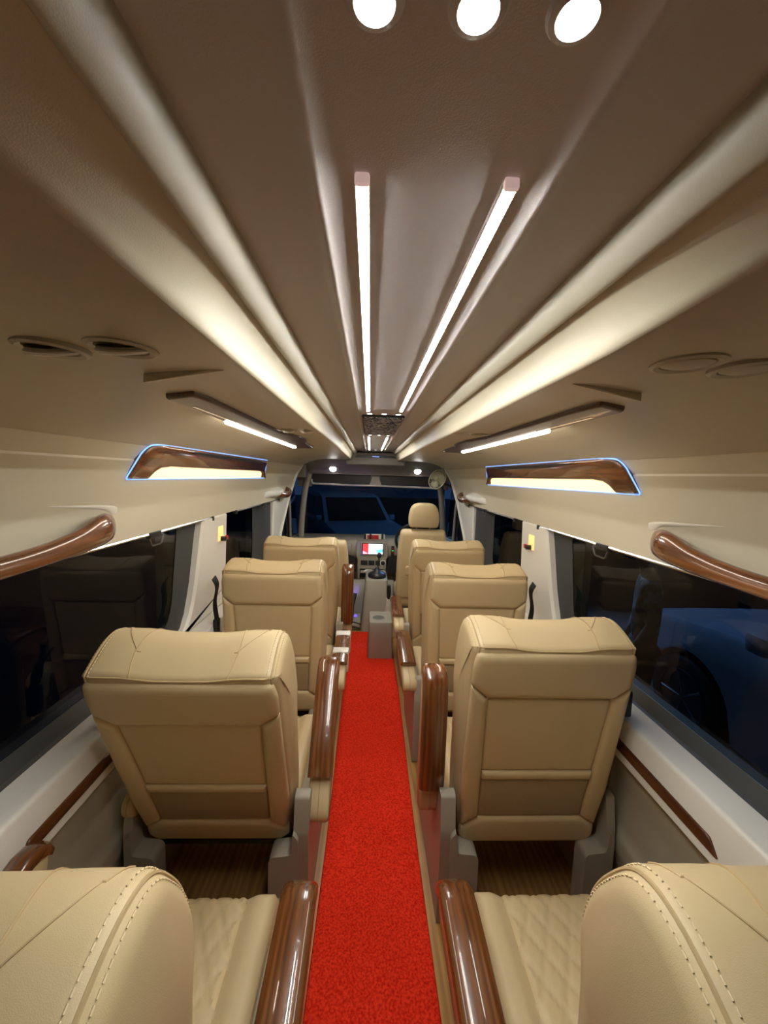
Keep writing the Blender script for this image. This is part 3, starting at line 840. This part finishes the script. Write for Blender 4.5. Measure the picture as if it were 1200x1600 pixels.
# two dark pockets and the light rod with its centre bracket
for x0, x1 in ((-.70, -.035), (.075, .74)):
    MB().prism(round_poly([(x0, 1.345), (x1, 1.345), (x1, 1.455), (x0, 1.455)], .03, 4), lambda x, z, d: Vector((x, d, z)), 4.53, 4.62).build('pocket', dark_pl, header, smooth=False)
for x0, x1, z0, z1 in ((-.86, -.70, 1.30, 1.455), (-.035, .075, 1.345, 1.455), (.74, .86, 1.30, 1.455)):
    MB().box(x0, x1, 4.515, 4.60, z0, z1, .008).build('header_lower', header_m, header)
MB().box(-.86, .86, 4.475, 4.56, 1.445, 1.462, .006).build('pocket_edge', header_m, header)
r = empty('trim_rod', (0, 0, 0))
MB().tube(catmull([(-.70, 4.50, 1.385), (-.69, 4.495, 1.345), (-.64, 4.49, 1.335), (-.3, 4.48, 1.330), (.02, 4.475, 1.330), (.4, 4.48, 1.325), (.72, 4.49, 1.32)], 6), .012, 10).build('rod', plain('satin_grey', (.62, .60, .56), .3, metal=.3), r)
MB().add([Vector(p) for p in [(-.05, 4.47, 1.335), (.09, 4.47, 1.335), (.055, 4.50, 1.43), (-.015, 4.50, 1.43), (-.05, 4.50, 1.335), (.09, 4.50, 1.335), (.055, 4.52, 1.43), (-.015, 4.52, 1.43)]],
         [(0, 1, 2, 3), (4, 5, 6, 7), (0, 1, 5, 4), (1, 2, 6, 5), (2, 3, 7, 6), (3, 0, 4, 7)]).build('centre_bracket', plain('bracket_vinyl', (.45, .40, .35), .5), r, smooth=False)
tag(r, 'pale curved rod with centre bracket above the windscreen', 'rod')
led_front = emit('led_front', (1, .97, .95), 9)
for x, lb in ((-.455, 'round lamp on the front header, left one'), (.485, 'round lamp on the front header, right one')):
    downlight(x, 4.425, 1.503, lb, 'front header lamps', .036, math.radians(-52), led_front)
# overhead console
r = empty('overhead_console', (.01, 4.18, 0))
pl = [(-.30, 1.548), (.30, 1.548), (.305, 1.63), (.235, 1.685), (-.235, 1.685), (-.305, 1.63)]
fxy = lambda x, z, d: Vector((x, -d, z))
MB().puff(pl, .012, fxy, .06, .014, 5, -.12).build('console_body', header_m, r, angle=50)
MB().puff([(-.225, 1.622), (.225, 1.622), (.195, 1.655), (-.195, 1.655)], .008, fxy, .063, .004, 3, .04).build('air_slot', dark_pl, r)
MB().box(-.035, .035, -.0655, -.06, 1.634, 1.643, .001).build('badge', emit('console_blue', (.25, .35, .9), .5), r)
tag(r, 'dark overhead air console at the ceiling front end', 'console')

# windscreen, pillars, door windows
sc_pl = [(-.80, .70), (.84, .70), (.80, 1.40), (-.76, 1.40)]
wp = round_poly(sc_pl, .05, 5)
fsh = lambda x, z, d: Vector((x, 4.58 + (1.40 - z) * .42 + d, z))
win5 = MB().grid([[fsh(p.x, p.y, 0) for p in round_poly(offset_convex(sc_pl, -.03), .05, 5)], [fsh(p.x, p.y, .01) for p in wp]], closed_u=True).build('window_5', dark_pl, smooth=False)
tag(win5, 'windscreen at the front of the van', 'window', kind='structure')
MB().prism(wp, fsh, .012, .017).build('pane', shield_m, win5, smooth=False)
for s, side in ((-1, 'left'), (1, 'right')):
    pth = [Vector((s * x, y, z)) for x, y, z in ((.80, 4.42, .60), (.795, 4.44, .9), (.775, 4.48, 1.2), (.75, 4.50, 1.36), (.72, 4.48, 1.46))]
    pil = MB().tube(catmull(pth, 5), .038, 10, flat=.7, up=(s * .5, -1, 0)).build('trim_%d' % (2 if s < 0 else 3), header_m if s > 0 else plain('pillar_grey', (.40, .37, .33), .5))
    tag(pil, 'slim grey windscreen pillar on the %s side' % side, 'pillar', kind='structure')
    dr = MB().add([Vector((s * .86, 3.58, 0)), Vector((s * .86, 4.80, 0)), Vector((s * .86, 4.80, .72)), Vector((s * .86, 3.58, .80))], [(0, 1, 2, 3)])
    dr.add([Vector((s * .90, 3.58, .80)), Vector((s * .90, 4.80, .72)), Vector((s * .86, 4.80, .72)), Vector((s * .86, 3.58, .80))], [(0, 1, 2, 3)])
    d = dr.build('door_%d' % (1 if s < 0 else 2), grey_lo, smooth=False)
    tag(d, 'grey %s cab door beside the front seat' % side, 'door', kind='structure')
    wp2 = round_poly([(3.60, .80), (4.75, .72), (4.55, 1.36), (3.95, 1.45), (3.62, 1.45)], .04, 4)
    MB().prism(wp2, lambda y, z, q: Vector((s * q, y, z)), .902, .906).build('pane', pane_m, d, smooth=False)
    # quarter light divider
    MB().tube([(s * .89, 4.30, .75), (s * .885, 4.22, 1.1), (s * .88, 4.05, 1.40)], .014, 8).build('window_divider', MATS['pillar_grey'] if 'pillar_grey' in MATS else header_m, d)
    MB().box(*sorted((s * .74, s * .93)), 4.26, 4.72, 1.40, 1.74, .01).build('upper_corner', header_m, header)

# dashboard
dash = empty('dashboard', (0, 4.2, 0))
rows = []
for x in frange(-.86, .86, 25):
    b = .012 * math.cos(x * 2)
    pr = round_poly([(.60, .725), (.10, .745 + b), (.01, .72 + b), (-.005, .60), (.06, .52), (.30, .50), (.45, .44)], [0, .05, .04, .05, .04, .04, 0], 3)
    rows.append([Vector((x, p.x, p.y)) for p in pr])
MB().grid(rows).build('dash_body', dash_m, dash, angle=50)
MB().box(-.86, .86, .50, .54, 0, .72).build('firewall', grey_lo, dash, smooth=False)
# centre stack
stk = [(-.165, .745), (.165, .745), (.165, .59), (.15, .56), (.15, .455), (-.15, .455), (-.15, .56), (-.165, .59)]
MB().prism(stk, lambda x, z, d: Vector((x, d, z)), -.045, .2).build('centre_stack', dash_m, dash, angle=30)
for s in (-1, 1):
    MB().add([Vector(p) for p in [(s * .15, -.04, .46), (s * .128, -.04, .46), (s * .120, -.02, .30), (s * .145, -.02, .30), (s * .15, .1, .46), (s * .128, .1, .46), (s * .12, .1, .30), (s * .145, .1, .30)]],
             [(0, 1, 2, 3), (4, 5, 6, 7), (0, 1, 5, 4), (1, 2, 6, 5), (2, 3, 7, 6), (3, 0, 4, 7)]).build('stack_leg', dash_m, dash, smooth=False)
    MB().prism(round_poly([(s * .17, .58), (s * .30, .60), (s * .52, .60), (s * .52, .42), (s * .17, .40)], [.06, .03, .03, .05, .02], 4), lambda x, z, d: Vector((x, d, z)), -.008, .02).build('footwell_shadow_gap', dark_pl, dash, smooth=False)
MB().box(-.127, .127, -.03, .15, .36, .455).build('open_tray', dark_pl, dash, smooth=False)
bez = MB().puff([(-.125, .60), (.135, .60), (.135, .742), (-.125, .742)], .008, lambda x, z, d: Vector((x, -.045 - d, z)), .012, .008, 3, -.01).build('screen_bezel', plain('bezel', (.33, .30, .26), .4), dash)
fsc = lambda x, z, d: Vector((x, -.058 - d, z))
MB().puff([(-.108, .612), (.118, .612), (.118, .732), (-.108, .732)], .004, fsc, .003, .002, 2, -.002).build('screen_frame', dark_pl, bez)
def patch(poly, mat, d): MB().prism(poly, fsc, d, d + .001).build('screen_patch', mat, bez, smooth=False)
e_r, e_w, e_c, e_b = emit('screen_red', (1, .05, .06), .55), emit('screen_white', (.82, .93, 1), 1.3), emit('screen_cyan', (.10, .55, 1.0), .75), emit('screen_pink', (1, .35, .5), .8)
patch([(-.098, .618), (-.038, .618), (-.038, .724), (-.098, .724)], e_r, .003)
patch([(-.038, .618), (.110, .618), (.110, .724), (-.038, .724)], e_w, .003)
patch([(.03, .66), (.110, .672), (.110, .64), (.075, .635), (.07, .618), (.05, .64)], e_c, .0045)
patch([(-.098, .618), (-.045, .618), (-.06, .635), (-.098, .65)], e_b, .0045)
for x0, x1 in ((-.118, -.045), (-.036, .028), (.038, .088)):
    MB().box(x0, x1, -.053, -.04, .495, .545, .003).build('switch_panel', dark_pl, dash)
MB().lathe([(.024, 0), (.024, .006), (.015, .012), (.012, .012)], 20, Matrix.Translation((.118, -.046, .52)) @ Matrix.Rotation(PI / 2, 4, 'X')).build('dial', dark_pl, dash)
MB().lathe([(.031, 0), (.031, .003), (.026, .004)], 20, Matrix.Translation((.118, -.045, .52)) @ Matrix.Rotation(PI / 2, 4, 'X')).build('dial_ring', white_pl, dash)
MB().box(-.41, -.22, -.012, .02, .62, .715, .008).build('glovebox_lid', dash_m, dash)
MB().box(.205, .235, -.02, .0, .59, .70, .004).build('warning_panel', dark_pl, dash)
for z, mt in ((.665, red_m), (.645, emit('tell_green', (.1, .8, .2), .3)), (.625, red_m)): MB().box(.211, .229, -.023, -.019, z, z + .010).build('tell_tale', mt, dash, smooth=False)
tag(dash, 'grey dashboard with lit touchscreen and centre stack', 'dashboard')
# steering wheel
sw = empty('steering_wheel', (.44, 4.02, .80), (math.radians(-62), 0, 0))
MB().tube([(.2 * math.cos(a), .2 * math.sin(a), 0) for a in frange(0, 2 * PI, 37)[:-1]], .016, 10, True).build('rim', dark_pl, sw)
MB().lathe([(.05, -.02), (.075, 0), (.07, .02), (.04, .035)], 24).build('hub', dark_pl, sw)
for a in (0, 120, 240):
    c_, s_ = math.cos(math.radians(a + 90)), math.sin(math.radians(a + 90))
    MB().tube([(.05 * c_, .05 * s_, .01), (.19 * c_, .19 * s_, 0)], .014, 8, flat=.5).build('spoke', dark_pl, sw)
MB().tube([(0, 0, -.02), (0, 0, -.26)], .035, 12).build('column', dark_pl, sw)
tag(sw, 'black steering wheel ahead of the driver seat', 'steering wheel')
# card stand above the screen
cs = empty('card_stand', (.02, 4.28, .752))
MB().box(-.105, .115, .02, .03, .0, .055, .003).build('back_card', white_pl, cs)
MB().box(-.075, .05, .012, .02, .0, .045, .003).build('red_card', red_m, cs)
for x in (-.10, -.04, .09): MB().box(x - .012, x + .012, .005, .03, 0, .06, .004).build('holder', dark_pl, cs)
tag(cs, 'small white and red card stand on the dashboard top', 'card')
# paper in the tray below the switches
pp = MB().puff([(-.05, 0), (.05, .005), (.045, .05), (-.03, .055)], .008, lambda x, y, d: Vector((x, y, d)), .018, .02, 3, 0).build('crumpled_paper', white_pl, None, (-.035, 4.098, .4365))
tag(pp, 'crumpled white paper in the tray under the switches', 'paper')
sh = MB().box(-.119, .119, 4.09, 4.165, .422, .436, .003).build('tray_shelf', dash_m); sh.parent = dash; sh.location = (0, -4.2, 0); sh.name = 'tray_shelf'

# engine cover with gear lever
ec = empty('gear_console', (.045, 3.72, 0))
rings = []
for z, hw, y0, y1 in ((0, .135, -.16, .36), (.10, .130, -.14, .36), (.30, .115, -.09, .36), (.43, .108, -.06, .36), (.455, .103, -.05, .36), (.465, .09, -.03, .35)):
    rings.append([Vector((p.x, p.y, z)) for p in round_poly([(-hw, y0), (hw, y0), (hw, y1), (-hw, y1)], .035, 5)])
MB().loft(rings).build('cover', grey_pl, ec, angle=40)
gt = MB().lathe([(.084, .463), (.090, .478), (.086, .496), (.070, .510), (.042, .522), (.026, .54), (.014, .565)], 24, Matrix.Translation((.005, .06, 0))).build('gaiter', dark_pl, ec)
MB().tube([(.005, .06, .52), (.018, .08, .62), (.022, .085, .66)], .008, 8).build('lever', dark_pl, ec)
MB().lathe([(.010, 0), (.020, .012), (.023, .030), (.017, .048), (.006, .055)], 16, Matrix.Translation((.022, .085, .645))).build('knob', dark_pl, ec)
rings = []
for z, y0 in ((0, .20), (.12, .205), (.30, .225), (.345, .25), (.36, .29)):
    rings.append([Vector((p.x, p.y, z)) for p in round_poly([(-.262, y0), (.185, y0), (.185, .36), (-.262, .36)], .02, 4)])
MB().loft(rings).build('engine_cover', grey_pl, ec, angle=40)
tag(ec, 'grey gear lever console with black gaiter behind the dashboard', 'console')
# floor step at cab entry, mat ribs
st = empty('cab_step', (0, 0, 0))
MB().box(-.212, -.095, 3.60, 3.915, 0, .06, .015).build('step_block', grey_pl, st)
for k in range(2): MB().tube([(-.212, 3.66 - k * .045, .066 - k * .030), (-.15, 3.625 - k * .035, .064 - k * .030), (-.097, 3.605 - k * .02, .055 - k * .030)], .007, 6).build('edge_strip', dark_pl, st)
tag(st, 'grey step block with dark edge strips before the cab', 'step')
# cup holder box in the aisle
cb = empty('cup_holder_box', (.072, 3.08, 0))
rings = []
for z, hw, y0, y1 in ((0.012, .100, -.075, .20), (.15, .096, -.072, .20), (.285, .092, -.068, .20), (.298, .088, -.062, .195)):
    rings.append([Vector((p.x, p.y, z)) for p in round_poly([(-hw, y0), (hw, y0), (hw, y1), (-hw, y1)], .02, 4)])
MB().loft(rings).build('box_body', grey_pl, cb, angle=40)
MB().lathe([(.056, .2985), (.054, .303), (.049, .303), (.047, .2995), (.045, .2985)], 28, Matrix.Translation((-.018, .045, 0))).build('cup_ring', MATS['pillar_grey'], cb)
MB().lathe([(.047, .3012), (.015, .3014)], 24, Matrix.Translation((-.018, .045, 0))).build('cup_well', plain('cup_well', (.13, .135, .11), .5), cb)
tag(cb, 'grey cup holder box standing on the red carpet', 'console')
# hand brake and its boot
hb = empty('hand_brake', (.165, 3.40, .0135))
MB().tube([(0, .06, .0), (-.008, .03, .2), (-.016, .0, .36)], [.050, .038, .020], 10).build('boot', white_pl, hb)
MB().tube([(-.016, .0, .355), (-.018, -.01, .43), (-.02, -.015, .48)], [.014, .020, .017], 10).build('grip', dark_pl, hb)
tag(hb, 'black hand brake lever with pale boot beside the driver seat', 'lever')
# black folding lever on the left with violet footwell lamp
fl = empty('cab_lever', (-.185, 3.70, .10))
MB().tube([(0, 0, 0), (.006, .04, .09), (.03, .08, .20)], [.020, .016, .018], 8).build('stalk', dark_pl, fl)
MB().box(-.015, .015, -.02, .02, -.04, .0, .005).build('foot', dark_pl, fl)
tag(fl, 'small black lever at the cab step, lit violet', 'lever')
fw = empty('footwell_lamp', (-.150, 3.80, .062))
MB().lathe([(.016, -.002), (.018, .008), (.012, .016), (.006, .019)], 14).build('bulb', emit('violet', (.20, .12, .9), .5), fw)
ld = bpy.data.lights.new('violet_glow', 'SPOT'); ld.energy = 3.2; ld.color = (.26, .16, 1.0); ld.spot_size = .55; ld.spot_blend = .5; ld.shadow_soft_size = .01
lo = bpy.data.objects.new('violet_glow', ld); COL.objects.link(lo); lo.parent = fw; lo.location = (0, 0, .03)
lo.rotation_euler = (Vector((-.18, 3.94, .31)) - Vector((-.150, 3.80, .09))).to_track_quat('-Z', 'Y').to_euler()
tag(fw, 'tiny violet footwell lamp on the grey cab step', 'lamp')

# ------------------------------------------------------------------ clip fan
fan = empty('cab_fan', (.66, 4.15, 1.425), (math.radians(70), math.radians(-12), math.radians(-42)))
cage_m = plain('fan_cage', (.62, .58, .40), .35)
MB().tube([(.105 * math.cos(a), .105 * math.sin(a), 0) for a in frange(0, 2 * PI, 37)[:-1]], .0055, 8, True).build('cage_ring', cage_m, fan)
cg = MB()
for k in range(20):
    a = 2 * PI * k / 20
    for sg in (1, -1):
        cg.tube([Vector((rr * math.cos(a + rr * 3), rr * math.sin(a + rr * 3), sg * zz)) for rr, zz in ((.022, .030), (.06, .028), (.09, .016), (.105, 0))], .0016, 4)
cg.build('cage_wires', cage_m, fan)
blade_m = glass('fan_blade_plastic', (.80, .78, .60), .8)
bl = plain('blade', (.55, .55, .42), .25)
for k in range(3):
    rows = []
    for rr in frange(.02, .092, 6):
        wv = math.radians(22 + 32 * math.sin((rr - .02) / .072 * PI * .8))
        rows.append([Vector((rr * math.cos(2 * PI * k / 3 + wv * t), rr * math.sin(2 * PI * k / 3 + wv * t), .012 * t)) for t in (-1, -.5, 0, .5, 1)])
    b = MB().grid(rows); b.grid([[p + Vector((0, 0, .0015)) for p in rw] for rw in rows]); b.build('blade', bl, fan)
MB().lathe([(.010, .034), (.022, .028), (.022, -.02), (.034, -.03), (.034, -.085), (.022, -.095)], 20).build('motor', cage_m, fan)
MB().tube([(0, 0, -.07), (.05, -.03, -.11), (.10, -.05, -.13)], .010, 8).build('arm', dark_pl, fan)
MB().box(.085, .125, -.075, -.025, -.15, -.11, .006).build('clamp', dark_pl, fan)
tag(fan, 'pale caged fan clipped beside the right cab corner', 'fan')

# ------------------------------------------------------------------ outside, at night
GZ = -.75
asph = plain('asphalt', (.05, .05, .052), .85, bump=(60, .5, 'n'))
tag(MB().box(-30, 30, -20, 40, GZ - .1, GZ).build('ground', asph, smooth=False), 'dark asphalt yard outside the van', 'ground', kind='structure')
def make_car(paint):
    # origin on the ground under the middle, nose towards +y
    r = empty('parked_car')
    wy = (1.38, -1.32); R = .37; Ra = .43
    low = [(-2.15, .42)]
    def arch(c): return [(c + Ra * math.cos(math.radians(a)), .36 + Ra * math.sin(math.radians(a))) for a in frange(172, 8, 15)]
    low += [(-2.1, .30)] + [(-1.78, .26)] + arch(wy[1]) + [(wy[1] + .46, .26), (wy[0] - .46, .26)] + arch(wy[0]) + [(1.86, .26), (2.12, .30), (2.20, .45), (2.20, .70), (2.14, .86), (1.95, .96), (1.1, 1.06), (.6, 1.10), (-2.0, 1.10), (-2.18, .95), (-2.2, .6)]
    def sect(x, k):
        c = Vector((0, .65)); return [Vector((x, c.x + (p[0] - c.x) * (1 - k * .02), p[1] if p[1] < .85 else p[1] - k * .05)) for p in low]
    mb_ = MB(); rings = [sect(-.90, 1), sect(-.87, 0), sect(-.3, -.2), sect(.3, -.2), sect(.87, 0), sect(.90, 1)]
    mb_.loft(rings).build('body', paint, r, angle=35)
    cab = [(.95, 1.05), (.25, 1.62), (-.1, 1.70), (-1.5, 1.70), (-1.95, 1.55), (-2.12, 1.05)]
    MB().loft([[Vector((x * (1 - .18 * (z - 1.05)), y, z)) for y, z in cab] for x in (-.85, -.8, .8, .85)]).build('cabin', paint, r, angle=35)
    gl = plain('car_window', (.01, .012, .015), .08)
    for s in (-1, 1):
        for y0, y1, y2, y3 in ((.78, .20, -.45, -.45), (-.52, -.52, -1.35, -1.40)):
            MB().add([Vector((s * .858, y0, 1.10)), Vector((s * .77, y1, 1.60)), Vector((s * .77, y2, 1.62)), Vector((s * .858, y3, 1.10)), ], [(0, 1, 2, 3)]).build('side_glass', gl, r, smooth=False)
        MB().box(*sorted((s * .87, s * 1.02)), .62, .78, 1.06, 1.20, .03).build('mirror', paint, r)
        for y in (-.30, -1.2): MB().box(*sorted((s * .895, s * .925)), y, y + .16, .92, .95, .01).build('door_handle', dark_pl, r)
        MB().box(*sorted((s * .55, s * .86)), 2.05, 2.19, .70, .83, .03).build('headlamp', plain('lamp_glass', (.5, .55, .6), .1), r)
        for c in wy:
            wh = MB().lathe([(.24, -.10), (.33, -.115), (.365, -.09), (.37, -.03), (.37, .05), (.36, .09), (.33, .11), (.25, .105), (.24, .06)], 36, Matrix.Translation((s * .80, c, .37)) @ Matrix.Rotation(s * PI / 2, 4, 'Y')).build('tyre', black_m, r)
            M_ = Matrix.Translation((s * .80, c, .37)) @ Matrix.Rotation(s * PI / 2, 4, 'Y')
            MB().lathe([(.25, .10), (.235, .11), (.225, .09), (.22, .03), (.06, .02)], 32, M_).build('rim', plain('rim_dark', (.05, .05, .055), .3), wh)
            for k in range(5):
                a = 2 * PI * k / 5 + .3
                MB().tube([M_ @ Vector((.03 * math.cos(a), .03 * math.sin(a), .075)), M_ @ Vector((.225 * math.cos(a), .225 * math.sin(a), .095))], [.028, .022], 6, flat=.5).build('spoke', plain('alloy', (.55, .57, .6), .25, metal=.9) if 'alloy' not in MATS else MATS['alloy'], wh)
    MB().add([Vector((-.74, .92, 1.09)), Vector((.74, .92, 1.09)), Vector((.68, .27, 1.61)), Vector((-.68, .27, 1.61))], [(0, 1, 2, 3)]).build('windscreen', gl, r, smooth=False)
    return r
for o_ in (): pass
car = make_car(plain('silver_blue_paint', (.42, .50, .62), .3, metal=.3, coat=.5))
car.location = (3.60, 1.80, GZ); car.name = 'parked_car'
tag(car, 'silver-blue car parked outside the right window', 'car')
car2 = copy_tree(car); car2.location = (-.6, 10.5, GZ); car2.rotation_euler = (0, 0, math.radians(200))
tag(car2, 'car parked in the dark ahead of the windscreen', 'car')

def added_fill_lamp(x, y, h, tgt, pw, label):  # added lamp, hidden from the camera, to brighten the parked cars
    r = empty('added_fill_lamp', (x, y, GZ))
    MB().tube([(0, 0, 0), (0, 0, h)], [.06, .045], 10).build('post', dark_pl, r)
    MB().box(-.18, .18, -.12, .12, h, h + .08, .02).build('lamp_head', dark_pl, r)
    MB().box(-.15, .15, -.09, .09, h - .012, h + .002, .004).build('lamp_glass', emit('added_fill_light', (.35, .6, 1.0), 6), r)
    l = bpy.data.lights.new('added_fill_light', 'SPOT'); l.energy = pw; l.color = (.30, .55, 1.0); l.spot_size = 1.5; l.spot_blend = .6; l.shadow_soft_size = .12
    o = bpy.data.objects.new('added_fill_light', l); COL.objects.link(o); o.parent = r; o.location = (0, 0, h - .04)
    o.rotation_euler = (Vector(tgt) - Vector((x, y, GZ + h))).to_track_quat('-Z', 'Y').to_euler()
    tag(r, label, 'lamp')
added_fill_lamp(2.5, 7.2, 4.2, (3.0, 3.4, .0), 2200, 'added unseen lamp post that lights the silver-blue car')
added_fill_lamp(4.5, 9.0, 4.5, (0, 9.5, 0), 800, 'added unseen lamp post that lights the car ahead')

# ------------------------------------------------------------------ person standing between the van and the car
def skin_mesh(name, verts, edges, rad, mat, parent, sub=2):
    me = bpy.data.meshes.new(name); me.from_pydata(verts, edges, [])
    o = bpy.data.objects.new(name, me); COL.objects.link(o); o.parent = parent
    md = o.modifiers.new('skin', 'SKIN'); md.use_smooth_shade = True
    if not me.skin_vertices: me.skin_vertices.new()
    for i, r in enumerate(rad):
        me.skin_vertices[0].data[i].radius = r if isinstance(r, tuple) else (r, r)
        me.skin_vertices[0].data[i].use_root = (i == 0)
    sb = o.modifiers.new('subd', 'SUBSURF'); sb.levels = sub; sb.render_levels = sub
    me.materials.append(mat)
    return o
def camo_mat():
    mt, nt, b = _mat('camouflage_cloth')
    tc = nt.nodes.new('ShaderNodeTexCoord'); n = nt.nodes.new('ShaderNodeTexNoise'); n.inputs['Scale'].default_value = 13; n.inputs['Detail'].default_value = 2
    nt.links.new(tc.outputs['Object'], n.inputs['Vector'])
    r = nt.nodes.new('ShaderNodeValToRGB'); r.color_ramp.interpolation = 'CONSTANT'
    r.color_ramp.elements[0].color = (.02, .025, .02, 1); r.color_ramp.elements[1].position = .56; r.color_ramp.elements[1].color = (.42, .40, .34, 1)
    e = r.color_ramp.elements.new(.46); e.color = (.14, .15, .12, 1)
    nt.links.new(n.outputs[0], r.inputs[0]); nt.links.new(r.outputs[0], b.inputs['Base Color']); b.inputs['Roughness'].default_value = .9
    return mt
per = empty('person', (2.26, 3.10, GZ), (0, 0, math.radians(60)))
V, Ed, Rd = [(0, 0, .95)], [], [(.13, .09)]
def vadd(p, r, frm): V.append(p); Rd.append(r); Ed.append((frm, len(V) - 1)); return len(V) - 1
sp_ = vadd((0, .0, 1.12), (.125, .09), 0); ch_ = vadd((0, -.01, 1.32), (.15, .10), sp_); nb_ = vadd((0, -.005, 1.45), (.07, .06), ch_)
nk = vadd((0, .015, 1.51), .052, nb_); jw = vadd((0, .03, 1.57), (.062, .075), nk); hd_ = vadd((0, .015, 1.66), (.075, .093), jw); vadd((0, .01, 1.72), (.05, .065), hd_)
vadd((0, .125, 1.615), .012, jw)
for s in (-1, 1):
    vadd((s * .085, .01, 1.63), .016, hd_)
    h1 = vadd((s * .095, 0, .88), .085, 0); kn = vadd((s * .10, .015, .49), .055, h1); an = vadd((s * .10, -.01, .09), .038, kn); vadd((s * .11, .13, .04), .035, an)
    s1 = vadd((s * .17, -.01, 1.39), .055, ch_); el = vadd((s * .235, -.02, 1.11), .042, s1); wr = vadd((s * .235, .09, .90), .028, el); pm = vadd((s * .235, .12, .83), (.018, .034), wr)
    for k in range(4):
        a_ = vadd((s * .235, .105 + .018 * k, .775), .0085, pm); vadd((s * .225, .11 + .018 * k, .735 + .008 * abs(k - 1.5)), .0075, a_)
    t1 = vadd((s * .222, .155, .835), .010, pm); vadd((s * .215, .172, .80), .009, t1)
body_ = skin_mesh('body', V, Ed, Rd, plain('skin', (.32, .19, .12), .6), per)
shv = [(0, 0, .86), (0, 0, 1.10), (0, -.01, 1.32), (0, -.005, 1.43)]; she = [(0, 1), (1, 2), (2, 3)]; shr = [(.155, .115), (.15, .11), (.175, .122), (.085, .075)]
for s in (-1, 1):
    i0 = len(shv); shv += [(s * .175, -.01, 1.385), (s * .225, -.018, 1.19)]; she += [(2, i0), (i0, i0 + 1)]; shr += [.075, .066]
skin_mesh('shirt', shv, she, shr, camo_mat(), per)
tv = [(0, 0, .90)]; te = []; tr_ = [(.14, .105)]
for s in (-1, 1):
    i0 = len(tv); tv += [(s * .097, 0, .82), (s * .10, .015, .49), (s * .10, -.01, .13)]; te += [(0, i0), (i0, i0 + 1), (i0 + 1, i0 + 2)]; tr_ += [.10, .075, .062]
skin_mesh('trousers', tv, te, tr_, plain('dark_cloth', (.03, .03, .035), .9), per)
hm = MB(); rings = []
for k in range(7):
    a = PI / 2 * k / 6; rr = math.cos(a)
    rings.append([Vector((.083 * max(.03, rr) * math.cos(t), .0 + .102 * max(.03, rr) * math.sin(t) , 1.655 + .12 * math.sin(a) + (.02 * math.sin(t) if k == 0 else 0))) for t in [2 * PI * q / 20 for q in range(20)]])
hm.loft(rings).build('hair', plain('black_hair', (.01, .009, .008), .7), per)
for s in (-1, 1): MB().lathe([(.010, 0), (.007, .005), (.002, .007)], 10, Matrix.Translation((s * .032, .098, 1.635)) @ Matrix.Rotation(-PI / 2, 4, 'X')).build('eye', dark_pl, per)
tag(per, 'person in a camouflage shirt standing beside the silver-blue car', 'person')
